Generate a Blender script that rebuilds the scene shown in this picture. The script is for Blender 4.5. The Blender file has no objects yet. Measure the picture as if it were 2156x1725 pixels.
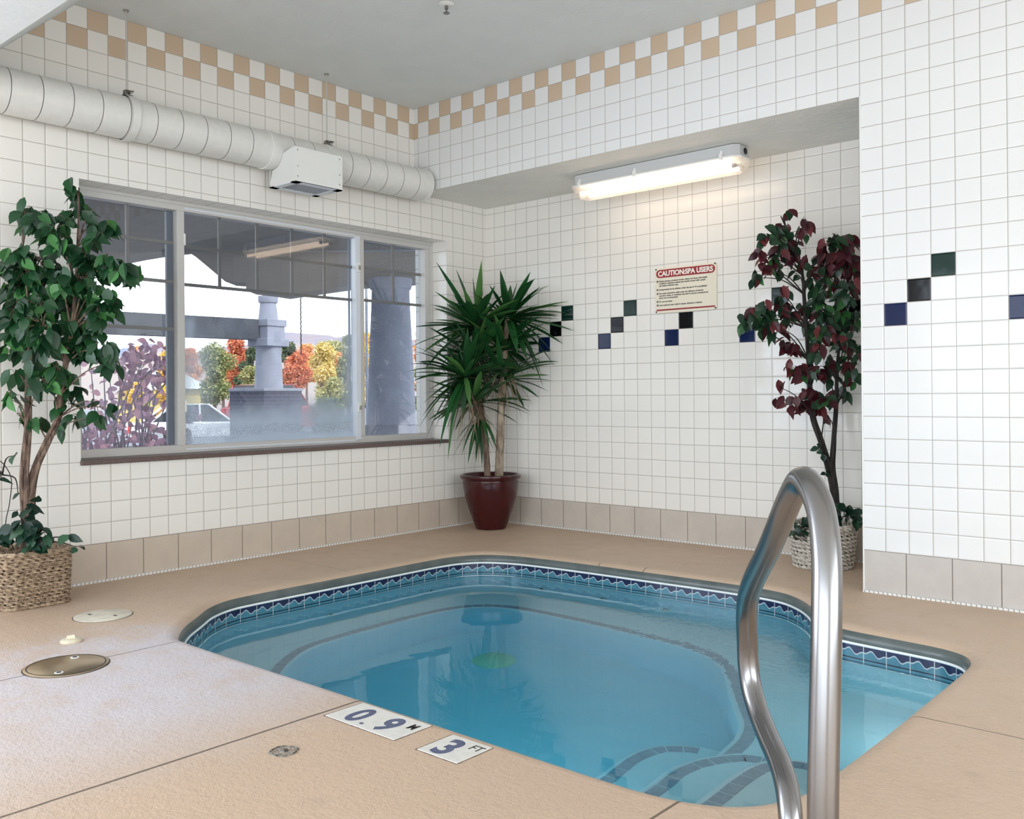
import bpy, bmesh, math, random
from mathutils import Vector, Matrix
PI = math.pi
sc = bpy.context.scene
col = sc.collection

# ------------------------------------------------------------------ camera
CAM = Vector((4.9089, -5.31482, 0.98141))
YAW, PITCH, ROLL, FPX, PPX, PPY = 0.715493, 0.001027, -0.0079677, 1938.308, 1084.995, 829.999
fw = Vector((-math.sin(YAW) * math.cos(PITCH), math.cos(YAW) * math.cos(PITCH), math.sin(PITCH)))
rt0 = Vector((math.cos(YAW), math.sin(YAW), 0)); up0 = rt0.cross(fw)
rt = math.cos(ROLL) * rt0 + math.sin(ROLL) * up0
up = -math.sin(ROLL) * rt0 + math.cos(ROLL) * up0
cd = bpy.data.cameras.new('camera'); cam = bpy.data.objects.new('camera', cd); col.objects.link(cam)
cd.sensor_fit = 'HORIZONTAL'; cd.sensor_width = 36.0; cd.lens = FPX / 2156 * 36.0
cd.shift_x = -(PPX - 1078) / 2156; cd.shift_y = (PPY - 862.5) / 2156
cd.clip_start = 0.05; cd.clip_end = 2000
M = Matrix((rt, up, -fw)).transposed().to_4x4(); M.translation = CAM
cam.matrix_world = M
sc.camera = cam

# ------------------------------------------------------------------ view, world, lights
sc.view_settings.view_transform = 'Standard'; sc.view_settings.look = 'None'
sc.view_settings.exposure = -0.05; sc.view_settings.gamma = 1.0; sc.view_settings.use_curve_mapping = False
sc.cycles.use_denoising = True
sc.cycles.max_bounces = 10; sc.cycles.diffuse_bounces = 5
sc.cycles.use_adaptive_sampling = True; sc.cycles.adaptive_threshold = 0.06; sc.cycles.glossy_bounces = 4
sc.cycles.transmission_bounces = 8; sc.cycles.transparent_max_bounces = 16
sc.cycles.sample_clamp_indirect = 6.0
sc.cycles.blur_glossy = 0.5

wd = bpy.data.worlds.new('sky'); sc.world = wd; wd.use_nodes = True
wn = wd.node_tree; wn.nodes.clear()
w_out = wn.nodes.new('ShaderNodeOutputWorld'); w_bg = wn.nodes.new('ShaderNodeBackground')
w_tc = wn.nodes.new('ShaderNodeTexCoord'); w_no = wn.nodes.new('ShaderNodeTexNoise'); w_cr = wn.nodes.new('ShaderNodeValToRGB')
w_no.inputs['Scale'].default_value = 2.2; w_no.inputs['Detail'].default_value = 5
w_cr.color_ramp.elements[0].position = 0.35; w_cr.color_ramp.elements[0].color = (0.72, 0.87, 1.0, 1)
w_cr.color_ramp.elements[1].position = 0.6; w_cr.color_ramp.elements[1].color = (0.93, 0.96, 1.0, 1)
wn.links.new(w_tc.outputs['Generated'], w_no.inputs['Vector']); wn.links.new(w_no.outputs['Fac'], w_cr.inputs['Fac'])
wn.links.new(w_cr.outputs['Color'], w_bg.inputs['Color']); wn.links.new(w_bg.outputs[0], w_out.inputs[0])
w_bg.inputs['Strength'].default_value = 3.0

def light(name, kind, loc, direction, energy, color, sx=1, sy=1):
    ld = bpy.data.lights.new(name, kind); ld.energy = energy; ld.color = color
    if kind == 'AREA': ld.shape = 'RECTANGLE'; ld.size = sx; ld.size_y = sy
    if kind == 'SUN': ld.angle = math.radians(0.6)
    o = bpy.data.objects.new(name, ld); col.objects.link(o)
    o.location = loc; o.rotation_euler = Vector(direction).to_track_quat('-Z', 'Y').to_euler()
    return o
light('sun', 'SUN', (30, 10, 30), (-0.80, -0.10, -0.60), 2.4, (1.0, 0.93, 0.82))
# daylight through the rest of the room's windows (behind the camera and further down the window wall)
light('window_daylight_behind', 'AREA', (4.4, -8.42, 1.45), (0, 1, 0.0), 116, (0.90, 0.95, 1.0), 6.4, 2.1)
light('window_daylight_side', 'AREA', (0.06, -6.2, 1.35), (1, 0.1, -0.05), 96, (0.76, 0.83, 1.0), 2.8, 1.6)
light('window_daylight_east', 'AREA', (8.42, -4.6, 1.45), (-1, 0, 0.0), 88, (0.95, 0.97, 1.0), 5.0, 2.1)

# unseen fill lights added under water to brighten the pool
light('pool_fill', 'AREA', (2.75, -3.30, -0.62), (-0.05, 1, -0.12), 4.5, (0.86, 0.97, 1.0), 0.5, 0.25)
light('pool_fill_step_side', 'AREA', (3.90, -1.95, -0.36), (-1, 0.0, -0.1), 1.0, (0.86, 0.97, 1.0), 0.4, 0.15)  # second added fill light, out of sight beside the steps

# ------------------------------------------------------------------ constants of the place
U = 0.1095            # tile pitch
H = 3.0529            # ceiling
D = 0.7629            # depth of the alcove
ZA = 2.4416           # alcove ceiling
BH = 0.2059           # base tile height
XE = 3.2215           # edge of the alcove opening
OFF_F, OFF_W, OFF_B = 0.04408, 0.80797, 0.085805
WX = 8.5; WY = -8.5

def P(px, py, d):
    return CAM + d * (fw + (px - PPX) / FPX * rt - (py - PPY) / FPX * up)

# ------------------------------------------------------------------ materials
class NT:
    def __init__(s, name):
        s.m = bpy.data.materials.new(name); s.m.use_nodes = True
        s.t = s.m.node_tree; s.t.nodes.clear()
        s.out = s.t.nodes.new('ShaderNodeOutputMaterial')
    def n(s, typ, **kw):
        nd = s.t.nodes.new(typ)
        for k, v in kw.items():
            if k in nd.inputs: s.inp(nd.inputs[k], v)
            else: setattr(nd, k, v)
        return nd
    def inp(s, sock, v):
        if isinstance(v, bpy.types.NodeSocket): s.t.links.new(v, sock)
        elif isinstance(v, bpy.types.Node): s.t.links.new(v.outputs[0], sock)
        elif isinstance(v, tuple) and len(v) == 3 and sock.type == 'RGBA': sock.default_value = (*v, 1)
        else: sock.default_value = v
    def ma(s, op, a, b=0.0, c=0.0):
        nd = s.t.nodes.new('ShaderNodeMath'); nd.operation = op
        for i, v in enumerate((a, b, c)): s.inp(nd.inputs[i], v)
        return nd.outputs[0]
    def mix(s, f, a, b):
        nd = s.t.nodes.new('ShaderNodeMix'); nd.data_type = 'RGBA'
        s.inp(nd.inputs[0], f); s.inp(nd.inputs[6], a if not isinstance(a, tuple) else a); s.inp(nd.inputs[7], b)
        return nd.outputs[2]
    def smooth(s, v, lo, hi, a=0.0, b=1.0):
        nd = s.t.nodes.new('ShaderNodeMapRange'); nd.interpolation_type = 'SMOOTHSTEP'
        for i, x in enumerate((v, lo, hi, a, b)): s.inp(nd.inputs[i], x)
        return nd.outputs[0]
    def pos(s):
        g = s.n('ShaderNodeNewGeometry'); x = s.n('ShaderNodeSeparateXYZ', Vector=g.outputs['Position'])
        return x.outputs[0], x.outputs[1], x.outputs[2], g
    def noise(s, vec, scale, detail=2.0, rough=0.5):
        nd = s.n('ShaderNodeTexNoise', Scale=scale, Detail=detail, Roughness=rough)
        if vec is not None: s.t.links.new(vec, nd.inputs['Vector'])
        return nd.outputs['Fac']
    def bump(s, h, strength=0.3, dist=0.01):
        return s.n('ShaderNodeBump', Height=h, Strength=strength, Distance=dist).outputs[0]
    def bsdf(s, **kw):
        b = s.n('ShaderNodeBsdfPrincipled')
        for k, v in kw.items(): s.inp(b.inputs[k.replace('_', ' ')], v)
        s.t.links.new(b.outputs[0], s.out.inputs[0]); return b

def simple(name, color, rough=0.5, metal=0.0, var=0.0, scale=30.0, bump=0.0, bscale=60.0, dist=0.004, spec=0.5, color2=None):
    N = NT(name); x, y, z, g = N.pos()
    c = color
    if var or color2:
        f = N.noise(g.outputs['Position'], scale, 4.0)
        c2 = color2 or tuple(max(0, v * (1 - var)) for v in color)
        c = N.mix(N.smooth(f, 0.35, 0.65), color, c2)
    kw = dict(Base_Color=c, Roughness=rough, Metallic=metal)
    if bump: kw['Normal'] = N.bump(N.noise(g.outputs['Position'], bscale, 3.0), bump, dist)
    b = N.bsdf(**kw); b.inputs['Specular IOR Level'].default_value = spec
    return N.m

WHITE_TILE = (0.845, 0.82, 0.77); TAN_TILE = (0.60, 0.465, 0.335); BASE_TILE = (0.58, 0.50, 0.415); GROUT = (0.37, 0.345, 0.30)

def tile_mat(name, axis, off, sign=1, base_off=None, checker=True, accents=None, zonly=None, white=None, base=None):
    WHITE_TILE = white or globals()['WHITE_TILE']; BASE_TILE = base or globals()['BASE_TILE']
    """axis: 0 -> columns along x, 1 -> columns along y (counted towards -y).  off: position of grid line 0"""
    N = NT(name); x, y, z, g = N.pos()
    co = x if axis == 0 else y
    if axis == 0: a = N.ma('DIVIDE', N.ma('SUBTRACT', co, off), U)
    else: a = N.ma('DIVIDE', N.ma('SUBTRACT', -off, co), U)
    b = N.ma('DIVIDE', N.ma('SUBTRACT', H, z), U)
    if zonly == 'y': b = N.ma('DIVIDE', N.ma('SUBTRACT', y, 0.0), U)
    ca, cb = N.ma('FLOOR', a), N.ma('FLOOR', b)
    fa, fb = N.ma('FRACT', a), N.ma('FRACT', b)
    da = N.ma('MINIMUM', fa, N.ma('SUBTRACT', 1.0, fa)); db = N.ma('MINIMUM', fb, N.ma('SUBTRACT', 1.0, fb))
    dist = N.ma('MINIMUM', da, db)
    grout = N.smooth(dist, 0.008, 0.019, 1.0, 0.0)
    pil = N.smooth(dist, 0.008, 0.075)
    # per tile random
    cmb = N.n('ShaderNodeCombineXYZ', X=ca, Y=cb, Z=float(axis))
    wn_ = N.n('ShaderNodeTexWhiteNoise', Vector=cmb.outputs[0])
    rnd = wn_.outputs['Value']
    tint = N.mix(rnd, WHITE_TILE, tuple(v * 0.985 for v in WHITE_TILE))
    if checker:
        odd = N.ma('MODULO', N.ma('ADD', N.ma('ADD', ca, cb), 100.0), 2.0)
        tan = N.ma('MULTIPLY', N.ma('LESS_THAN', cb, 2.0), N.ma('SUBTRACT', 1.0, odd))
        tint = N.mix(tan, tint, TAN_TILE)
    rough = 0.085
    if accents:   # list of (mod5 column, row, colour)
        r0, m0, amin = accents
        m5 = N.ma('MODULO', N.ma('ADD', ca, 50.0), 5.0)
        for k, (rr, cc) in enumerate(((r0, (0.005, 0.014, 0.066)), (r0 - 1, (0.003, 0.004, 0.006)), (r0 - 2, (0.004, 0.026, 0.018)))):
            hit = N.ma('MULTIPLY', N.ma('COMPARE', m5, float((m0 + k) % 5), 0.3), N.ma('COMPARE', cb, float(rr), 0.3))
            hit = N.ma('MULTIPLY', hit, N.ma('GREATER_THAN', ca, float(amin) - 0.5))
            tint = N.mix(hit, tint, cc)
    colr = N.mix(grout, tint, GROUT)
    # base course of larger matt tiles
    if base_off is not None:
        isb = N.ma('LESS_THAN', z, BH)
        if axis == 0: a2 = N.ma('DIVIDE', N.ma('SUBTRACT', co, base_off), 0.2075)
        else: a2 = N.ma('DIVIDE', N.ma('SUBTRACT', -base_off, co), 0.2075)
        f2 = N.ma('FRACT', a2); d2 = N.ma('MINIMUM', f2, N.ma('SUBTRACT', 1.0, f2))
        zt = N.ma('DIVIDE', N.ma('SUBTRACT', BH, z), 0.2075); d2 = N.ma('MINIMUM', d2, N.ma('ABSOLUTE', zt))
        zb = N.ma('DIVIDE', N.ma('SUBTRACT', z, 0.0), 0.2075); d2 = N.ma('MINIMUM', d2, N.ma('ADD', N.ma('ABSOLUTE', zb), 0.004))
        g2 = N.smooth(d2, 0.007, 0.014, 1.0, 0.0)
        nz = N.noise(g.outputs['Position'], 6.0, 5.0, 0.65)
        bt = N.mix(N.smooth(nz, 0.3, 0.75), BASE_TILE, tuple(v * 0.9 for v in BASE_TILE))
        bc = N.mix(g2, bt, (0.20, 0.175, 0.15))
        colr = N.mix(isb, colr, bc)
        rough = N.mix(isb, (0.085, 0.085, 0.085), (0.45, 0.45, 0.45))
        pil = N.ma('ADD', N.ma('MULTIPLY', pil, N.ma('SUBTRACT', 1.0, isb)), N.ma('MULTIPLY', isb, N.smooth(d2, 0.004, 0.025)))
    # soft unevenness of the glaze + per tile tilt
    wav = N.noise(g.outputs['Position'], 14.0, 1.0)
    tilt = N.ma('MULTIPLY', N.ma('SUBTRACT', rnd, 0.5), N.ma('SUBTRACT', fa, 0.5))
    tilt2 = N.ma('MULTIPLY', N.ma('SUBTRACT', wn_.outputs['Color'], 0.5), N.ma('SUBTRACT', fb, 0.5))
    hgt = N.ma('ADD', N.ma('ADD', N.ma('MULTIPLY', pil, 0.6), N.ma('MULTIPLY', wav, 0.35)), N.ma('MULTIPLY', N.ma('ADD', tilt, tilt2), 0.25))
    bn = N.bump(hgt, 0.55, 0.0035)
    bb = N.bsdf(Base_Color=colr, Roughness=rough, Normal=bn); bb.inputs['Specular IOR Level'].default_value = 0.28
    return N.m

mt_W = tile_mat('tile_window_wall', 1, OFF_W, base_off=-( -0.536) )
mt_B = tile_mat('tile_alcove_wall', 0, OFF_B, base_off=0.123, accents=(15, 4, 0), base=(0.575, 0.52, 0.455))  # base course greyer: some of the cool light is in its colour
mt_F = tile_mat('tile_front_wall', 0, OFF_F, base_off=3.2165, accents=(15, 0, 0), white=(0.80, 0.80, 0.79), base=(0.55, 0.515, 0.48))  # cooler light on this wall put into its white and base colours
mt_S = tile_mat('tile_alcove_side', 1, 0.0, base_off=0.0, checker=False)
mt_RZ = tile_mat('tile_reveal_head', 1, OFF_W, checker=False)      # horizontal reveal

def plaster(name, c1, c2, sc_=5.0, bs=35.0, st=0.5, dist=0.006, rough=0.7):
    N = NT(name); x, y, z, g = N.pos()
    f = N.noise(g.outputs['Position'], sc_, 5.0, 0.6)
    h = N.ma('ADD', N.noise(g.outputs['Position'], bs, 4.0), N.ma('MULTIPLY', f, 1.5))
    N.bsdf(Base_Color=N.mix(N.smooth(f, 0.35, 0.65), c1, c2), Roughness=rough, Normal=N.bump(h, st, dist)); return N.m
m_ceil = plaster('ceiling_plaster', (0.74, 0.765, 0.755), (0.71, 0.74, 0.73), st=0.2)
m_alcove_ceil = plaster('alcove_plaster', (0.87, 0.86, 0.81), (0.83, 0.82, 0.775), st=0.5, bs=22)
m_outer = simple('outer_stucco', (0.45, 0.42, 0.40), 0.9)

def deck_mat():
    N = NT('coated_concrete'); x, y, z, g = N.pos(); pv = g.outputs['Position']
    big = N.noise(pv, 1.1, 4.0, 0.6); mid = N.noise(pv, 7.0, 5.0, 0.65); fine = N.noise(pv, 110.0, 3.0, 0.6); med = N.noise(pv, 38.0, 3.0, 0.6)
    c = N.mix(N.smooth(big, 0.35, 0.7), (0.575, 0.43, 0.312), (0.545, 0.41, 0.30))
    c = N.mix(N.ma('MULTIPLY', N.smooth(mid, 0.56, 0.78), 0.5), c, (0.43, 0.325, 0.24))
    # left slab: worn coating plus the window's pale reflection painted into the colour
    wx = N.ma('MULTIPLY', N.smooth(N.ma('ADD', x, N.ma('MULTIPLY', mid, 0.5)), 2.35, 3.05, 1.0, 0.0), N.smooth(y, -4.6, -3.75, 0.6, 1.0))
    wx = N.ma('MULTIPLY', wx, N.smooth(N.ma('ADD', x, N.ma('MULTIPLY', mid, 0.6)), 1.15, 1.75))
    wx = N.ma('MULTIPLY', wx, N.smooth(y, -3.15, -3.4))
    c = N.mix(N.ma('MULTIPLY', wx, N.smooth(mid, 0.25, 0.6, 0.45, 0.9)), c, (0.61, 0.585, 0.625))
    spk = N.smooth(fine, 0.30, 0.42, 1.0, 0.0)
    c = N.mix(N.ma('MULTIPLY', spk, 0.30), c, (0.40, 0.32, 0.26))
    # saw-cut joints
    def line(co, p0, c2, lo, hi, w=0.0022):
        wob = N.ma('MULTIPLY', N.ma('SUBTRACT', N.noise(pv, 9.0, 2.0), 0.5), 0.008)
        d = N.ma('ABSOLUTE', N.ma('SUBTRACT', N.ma('ADD', co, wob), p0))
        m_ = N.smooth(d, w, w * 2.0, 1.0, 0.0)
        return N.ma('MULTIPLY', m_, N.ma('MULTIPLY', N.ma('GREATER_THAN', c2, lo), N.ma('LESS_THAN', c2, hi)))
    ls = [line(x, 1.444, y, -8.5, -3.33), line(x, 2.575, y, -8.5, -3.33, 0.003), line(x, 3.745, y, -8.5, -3.33), line(y, -2.42, x, 3.95, 4.6, 0.0016), line(y, -2.025, x, -0.1, 0.80, 0.0012),
          line(x, 2.05, y, -1.0, -0.88, 0.0015), line(x, 1.75, y, -1.03, -0.93, 0.0015)]
    jt = ls[0]
    for l in ls[1:]: jt = N.ma('MAXIMUM', jt, l)
    c = N.mix(N.ma('MULTIPLY', jt, 0.85), c, (0.10, 0.075, 0.055))
    h = N.ma('ADD', N.ma('ADD', N.ma('MULTIPLY', fine, 0.5), N.ma('MULTIPLY', med, 0.8)), N.ma('MULTIPLY', jt, -1.5))
    r = N.smooth(mid, 0.3, 0.7, 0.42, 0.55)
    N.bsdf(Base_Color=c, Roughness=r, Normal=N.bump(h, 0.85, 0.005)); return N.m
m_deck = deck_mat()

m_duct = simple('duct_paint', (0.74, 0.73, 0.69), 0.32, var=0.04)
m_white_metal = simple('white_enamel', (0.80, 0.80, 0.77), 0.35)
m_fix = simple('fixture_grey', (0.55, 0.56, 0.56), 0.45)
m_dark = simple('dark_rubber', (0.012, 0.012, 0.013), 0.5)
m_galv = simple('galvanised_steel', (0.50, 0.49, 0.46), 0.38, 1.0, var=0.4, scale=80)
m_rod = simple('zinc_rod', (0.58, 0.57, 0.54), 0.4, 0.2)
m_grime = simple('grimy_hanger', (0.30, 0.29, 0.26), 0.6, 0.3, color2=(0.06, 0.055, 0.05), scale=60)
m_alu = simple('beige_aluminium', (0.60, 0.585, 0.56), 0.38)
m_alu_dark = simple('window_spacer', (0.13, 0.15, 0.19), 0.4)
m_muntin = simple('grille_bar', (0.20, 0.20, 0.20), 0.45)
m_alu_bright = simple('bright_aluminium', (0.72, 0.76, 0.82), 0.3)
m_granite = simple('brown_granite', (0.20, 0.13, 0.115), 0.35, color2=(0.06, 0.045, 0.042), scale=260)
m_trim = simple('pvc_edge', (0.80, 0.80, 0.78), 0.4)
m_pot = simple('oxblood_glaze', (0.048, 0.004, 0.006), 0.14, color2=(0.040, 0.0035, 0.005), scale=4)
m_soil = simple('potting_soil', (0.03, 0.022, 0.016), 0.95, bump=1.0, bscale=90, dist=0.01)
m_cream = simple('cream_plastic', (0.72, 0.66, 0.50), 0.4, var=0.12, scale=25)
m_lid = simple('pale_lid_plastic', (0.74, 0.69, 0.57), 0.45, var=0.2, scale=14)

def brushed(name, c, r, scale):
    N = NT(name); x, y, z, g = N.pos()
    f = N.noise(g.outputs['Position'], scale, 4.0, 0.7)
    N.bsdf(Base_Color=c, Metallic=1.0, Roughness=N.smooth(f, 0.3, 0.7, r * 0.93, r * 1.08), Specular_IOR_Level=0.5); return N.m
m_steel = brushed('brushed_stainless', (0.27, 0.27, 0.275), 0.25, 3)
m_brass = brushed('worn_bronze_lid', (0.74, 0.60, 0.42), 0.30, 30)

def emit(name, c, s):
    N = NT(name); e = N.n('ShaderNodeEmission', Color=c, Strength=s); N.t.links.new(e.outputs[0], N.out.inputs[0]); return N.m
m_tube = emit('fluorescent_tube_glow', (1.0, 0.78, 0.58), 6.5)
def lens_mat():
    N = NT('acrylic_lens')
    d = N.n('ShaderNodeBsdfDiffuse', Color=(0.9, 0.88, 0.84)); t = N.n('ShaderNodeBsdfTranslucent', Color=(0.95, 0.92, 0.88))
    tr = N.n('ShaderNodeBsdfTransparent', Color=(1, 1, 1)); gl = N.n('ShaderNodeBsdfGlossy', Roughness=0.12)
    m1 = N.n('ShaderNodeMixShader', Fac=0.75); N.t.links.new(d.outputs[0], m1.inputs[1]); N.t.links.new(t.outputs[0], m1.inputs[2])
    m2 = N.n('ShaderNodeMixShader', Fac=0.68); N.t.links.new(m1.outputs[0], m2.inputs[1]); N.t.links.new(tr.outputs[0], m2.inputs[2])
    m3 = N.n('ShaderNodeMixShader', Fac=0.05); N.t.links.new(m2.outputs[0], m3.inputs[1]); N.t.links.new(gl.outputs[0], m3.inputs[2])
    N.t.links.new(m3.outputs[0], N.out.inputs[0]); return N.m
m_lens = lens_mat()

def glass_mat(name, tint=(0.93, 0.95, 0.97), drops=0.0, fog=False):
    N = NT(name); x, y, z, g = N.pos(); pv = g.outputs['Position']
    tr = N.n('ShaderNodeBsdfTransparent', Color=tint); gl = N.n('ShaderNodeBsdfGlossy', Roughness=0.0, Color=(1, 1, 1))
    fr = N.n('ShaderNodeFresnel', IOR=1.5)
    f = N.ma('MULTIPLY', fr.outputs[0], 1.9)
    ms = N.n('ShaderNodeMixShader', Fac=f); N.t.links.new(tr.outputs[0], ms.inputs[1]); N.t.links.new(gl.outputs[0], ms.inputs[2])
    last = ms
    df = N.n('ShaderNodeBsdfDiffuse', Color=(0.60, 0.66, 0.72)); tl = N.n('ShaderNodeBsdfTranslucent', Color=(0.60, 0.70, 0.80))
    mw = N.n('ShaderNodeMixShader', Fac=0.75); N.t.links.new(df.outputs[0], mw.inputs[1]); N.t.links.new(tl.outputs[0], mw.inputs[2])
    mask = None
    if drops:
        v = N.n('ShaderNodeTexVoronoi', Scale=95.0); N.t.links.new(pv, v.inputs['Vector'])
        sel = N.ma('LESS_THAN', N.n('ShaderNodeSeparateColor', Color=v.outputs['Color']).outputs[0], drops)
        mask = N.ma('MULTIPLY', N.smooth(v.outputs['Distance'], 0.14, 0.30, 0.9, 0.0), sel)
    if fog:
        n1 = N.ma('MULTIPLY', N.ma('SUBTRACT', N.noise(pv, 3.0, 3.0), 0.5), 0.30)
        zz = N.ma('ADD', z, n1)
        low = N.smooth(zz, 0.76, 1.02, 0.90, 0.0)
        yy = N.ma('ADD', y, N.ma('MULTIPLY', n1, 1.2))
        side = N.smooth(yy, -2.42, -2.18, 0.80, 0.0)
        side = N.ma('MULTIPLY', side, N.smooth(z, 1.45, 1.15))
        sidel = N.ma('MULTIPLY', N.smooth(y, -2.43, -2.36, 0.65, 0.0), N.smooth(z, 1.50, 1.42))
        sider = N.ma('MULTIPLY', N.smooth(y, -1.36, -1.22, 0.0, 0.55), N.smooth(z, 1.85, 1.45, 0.25, 1.0))
        m_ = N.ma('MAXIMUM', N.ma('MAXIMUM', low, side), N.ma('MAXIMUM', sidel, sider))
        # clear beads broken out of the film
        v2 = N.n('ShaderNodeTexVoronoi', Scale=170.0); N.t.links.new(pv, v2.inputs['Vector'])
        band = N.ma('MAXIMUM', N.smooth(N.ma('ABSOLUTE', N.ma('SUBTRACT', N.ma('ADD', z, N.ma('MULTIPLY', n1, 0.35)), 0.765)), 0.012, 0.05, 1.0, 0.0), N.ma('MULTIPLY', N.smooth(y, -2.42, -2.10, 1.0, 0.0), N.smooth(z, 1.2, 0.9)))
        hole = N.ma('MULTIPLY', N.smooth(v2.outputs['Distance'], 0.28, 0.40, 1.0, 0.0), band)
        m_ = N.ma('MULTIPLY', m_, N.ma('SUBTRACT', 1.0, N.ma('MULTIPLY', hole, 0.85)))
        mask = m_ if mask is None else N.ma('MAXIMUM', mask, m_)
    if mask is not None:
        m2 = N.n('ShaderNodeMixShader', Fac=mask); N.t.links.new(last.outputs[0], m2.inputs[1]); N.t.links.new(mw.outputs[0], m2.inputs[2]); last = m2
    N.t.links.new(last.outputs[0], N.out.inputs[0]); return N.m
m_glass_l = glass_mat('rain_spotted_glass', drops=0.30)
m_glass_c = glass_mat('fogged_glass', drops=0.05, fog=True)
m_glass_r = glass_mat('rain_beaded_glass', drops=0.42)

def water_mat():
    N = NT('spa_water'); x, y, z, g = N.pos(); pv = g.outputs['Position']
    r = N.n('ShaderNodeBsdfRefraction', IOR=1.333, Roughness=0.0, Color=(0.97, 0.99, 1.0)); gl = N.n('ShaderNodeBsdfGlossy', Roughness=0.02)
    n1 = N.noise(pv, 5.0, 2.0); n2 = N.noise(pv, 22.0, 2.0)
    dx = N.ma('SUBTRACT', x, 3.0); dy = N.ma('SUBTRACT', y, -1.45)
    dd = N.ma('SQRT', N.ma('ADD', N.ma('MULTIPLY', dx, dx), N.ma('MULTIPLY', dy, dy)))
    churn = N.smooth(dd, 0.15, 1.1, 1.0, 0.0)
    h = N.ma('ADD', N.ma('MULTIPLY', n1, 0.25), N.ma('MULTIPLY', N.ma('MULTIPLY', n2, churn), 0.9))
    bn = N.bump(h, 0.5, 0.008)
    for q in (r, gl): N.t.links.new(bn, q.inputs['Normal'])
    fr = N.n('ShaderNodeFresnel', IOR=1.333); N.t.links.new(bn, fr.inputs['Normal'])
    ms = N.n('ShaderNodeMixShader', Fac=fr.outputs[0]); N.t.links.new(r.outputs[0], ms.inputs[1]); N.t.links.new(gl.outputs[0], ms.inputs[2])
    N.t.links.new(ms.outputs[0], N.out.inputs['Surface'])
    va = N.n('ShaderNodeVolumeAbsorption', Color=(0.0, 0.76, 0.93), Density=0.74)
    N.t.links.new(va.outputs[0], N.out.inputs['Volume']); return N.m
m_water = water_mat()
m_plaster = plaster('pool_plaster', (0.76, 0.86, 0.86), (0.72, 0.84, 0.85), st=0.15)
m_step_tile = simple('slate_edge_tile', (0.38, 0.43, 0.50), 0.4, var=0.12, scale=40)
m_caulk = simple('white_caulk', (0.82, 0.85, 0.84), 0.5)
m_drain = simple('yellowed_drain', (0.85, 0.88, 0.55), 0.5)
m_jetring = simple('jet_fitting', (0.72, 0.76, 0.62), 0.4)

def wave_mat():
    """pool border tile: navy crest over a turquoise wave, dark line at the bottom; uses the mesh UV (u = tiles, v = 0..1)"""
    N = NT('wave_border_tile'); uv = N.n('ShaderNodeUVMap'); s = N.n('ShaderNodeSeparateXYZ', Vector=uv.outputs[0])
    u_, v_ = s.outputs[0], s.outputs[1]
    fu = N.ma('FRACT', u_)
    # wave: ramps up towards a curling crest
    s1 = N.ma('SINE', N.ma('MULTIPLY', fu, 2 * PI)); c2 = N.ma('SINE', N.ma('MULTIPLY', fu, 4 * PI))
    wv = N.ma('ADD', 0.715, N.ma('ADD', N.ma('MULTIPLY', s1, 0.085), N.ma('MULTIPLY', c2, -0.05)))
    d = N.ma('SUBTRACT', v_, wv)
    n = N.noise(uv.outputs[0], 3.0, 4.0)
    navy = N.mix(n, (0.006, 0.010, 0.032), (0.022, 0.032, 0.10)); teal = N.mix(n, (0.035, 0.13, 0.19), (0.08, 0.26, 0.34))
    c = N.mix(N.ma('GREATER_THAN', d, 0.0), teal, navy)
    line = N.smooth(N.ma('ABSOLUTE', d), 0.018, 0.035, 1.0, 0.0); c = N.mix(line, c, (0.42, 0.50, 0.53))
    low = N.smooth(N.ma('ABSOLUTE', N.ma('SUBTRACT', v_, 0.425)), 0.022, 0.032, 1.0, 0.0); c = N.mix(low, c, (0.008, 0.012, 0.03))
    e = N.ma('MINIMUM', fu, N.ma('SUBTRACT', 1.0, fu)); gr = N.smooth(e, 0.012, 0.026, 1.0, 0.0); c = N.mix(gr, c, (0.45, 0.49, 0.50))
    N.bsdf(Base_Color=c, Roughness=0.12); return N.m
m_wave = wave_mat()

def leaf_mat(name, c1, c2, c3=None, rough=0.35, trans=0.25, p2=0.75):
    N = NT(name); g = N.n('ShaderNodeNewGeometry'); rr = g.outputs['Random Per Island']
    cr = N.n('ShaderNodeValToRGB', Fac=rr); e = cr.color_ramp.elements
    e[0].color = (*c1, 1); e[0].position = 0.0; e[1].color = (*c2, 1); e[1].position = p2
    if c3: k = e.new(min(1.0, p2 + 0.2)); k.color = (*c3, 1)
    pb = N.n('ShaderNodeBsdfPrincipled'); N.inp(pb.inputs['Base Color'], cr.outputs[0]); pb.inputs['Roughness'].default_value = rough
    tl = N.n('ShaderNodeBsdfTranslucent'); N.t.links.new(cr.outputs[0], tl.inputs[0])
    ms = N.n('ShaderNodeMixShader', Fac=trans); N.t.links.new(pb.outputs[0], ms.inputs[1]); N.t.links.new(tl.outputs[0], ms.inputs[2])
    N.t.links.new(ms.outputs[0], N.out.inputs[0]); return N.m
m_ficus = leaf_mat('silk_ficus_leaf', (0.006, 0.035, 0.014), (0.018, 0.085, 0.028), (0.07, 0.24, 0.06))
m_redleaf = leaf_mat('burgundy_leaf', (0.035, 0.005, 0.010), (0.075, 0.010, 0.017), (0.16, 0.03, 0.035), p2=0.6)
m_redgreen = leaf_mat('dark_ficus_leaf', (0.010, 0.035, 0.018), (0.022, 0.065, 0.03), (0.04, 0.15, 0.04))
m_yucca = leaf_mat('yucca_leaf', (0.010, 0.055, 0.018), (0.022, 0.11, 0.03), (0.09, 0.22, 0.06), rough=0.28)
m_deadleaf = leaf_mat('withered_leaf', (0.16, 0.12, 0.08), (0.30, 0.22, 0.14), rough=0.8)
m_ivy = leaf_mat('ivy_leaf', (0.007, 0.03, 0.02), (0.016, 0.06, 0.034), (0.05, 0.13, 0.07))
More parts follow.
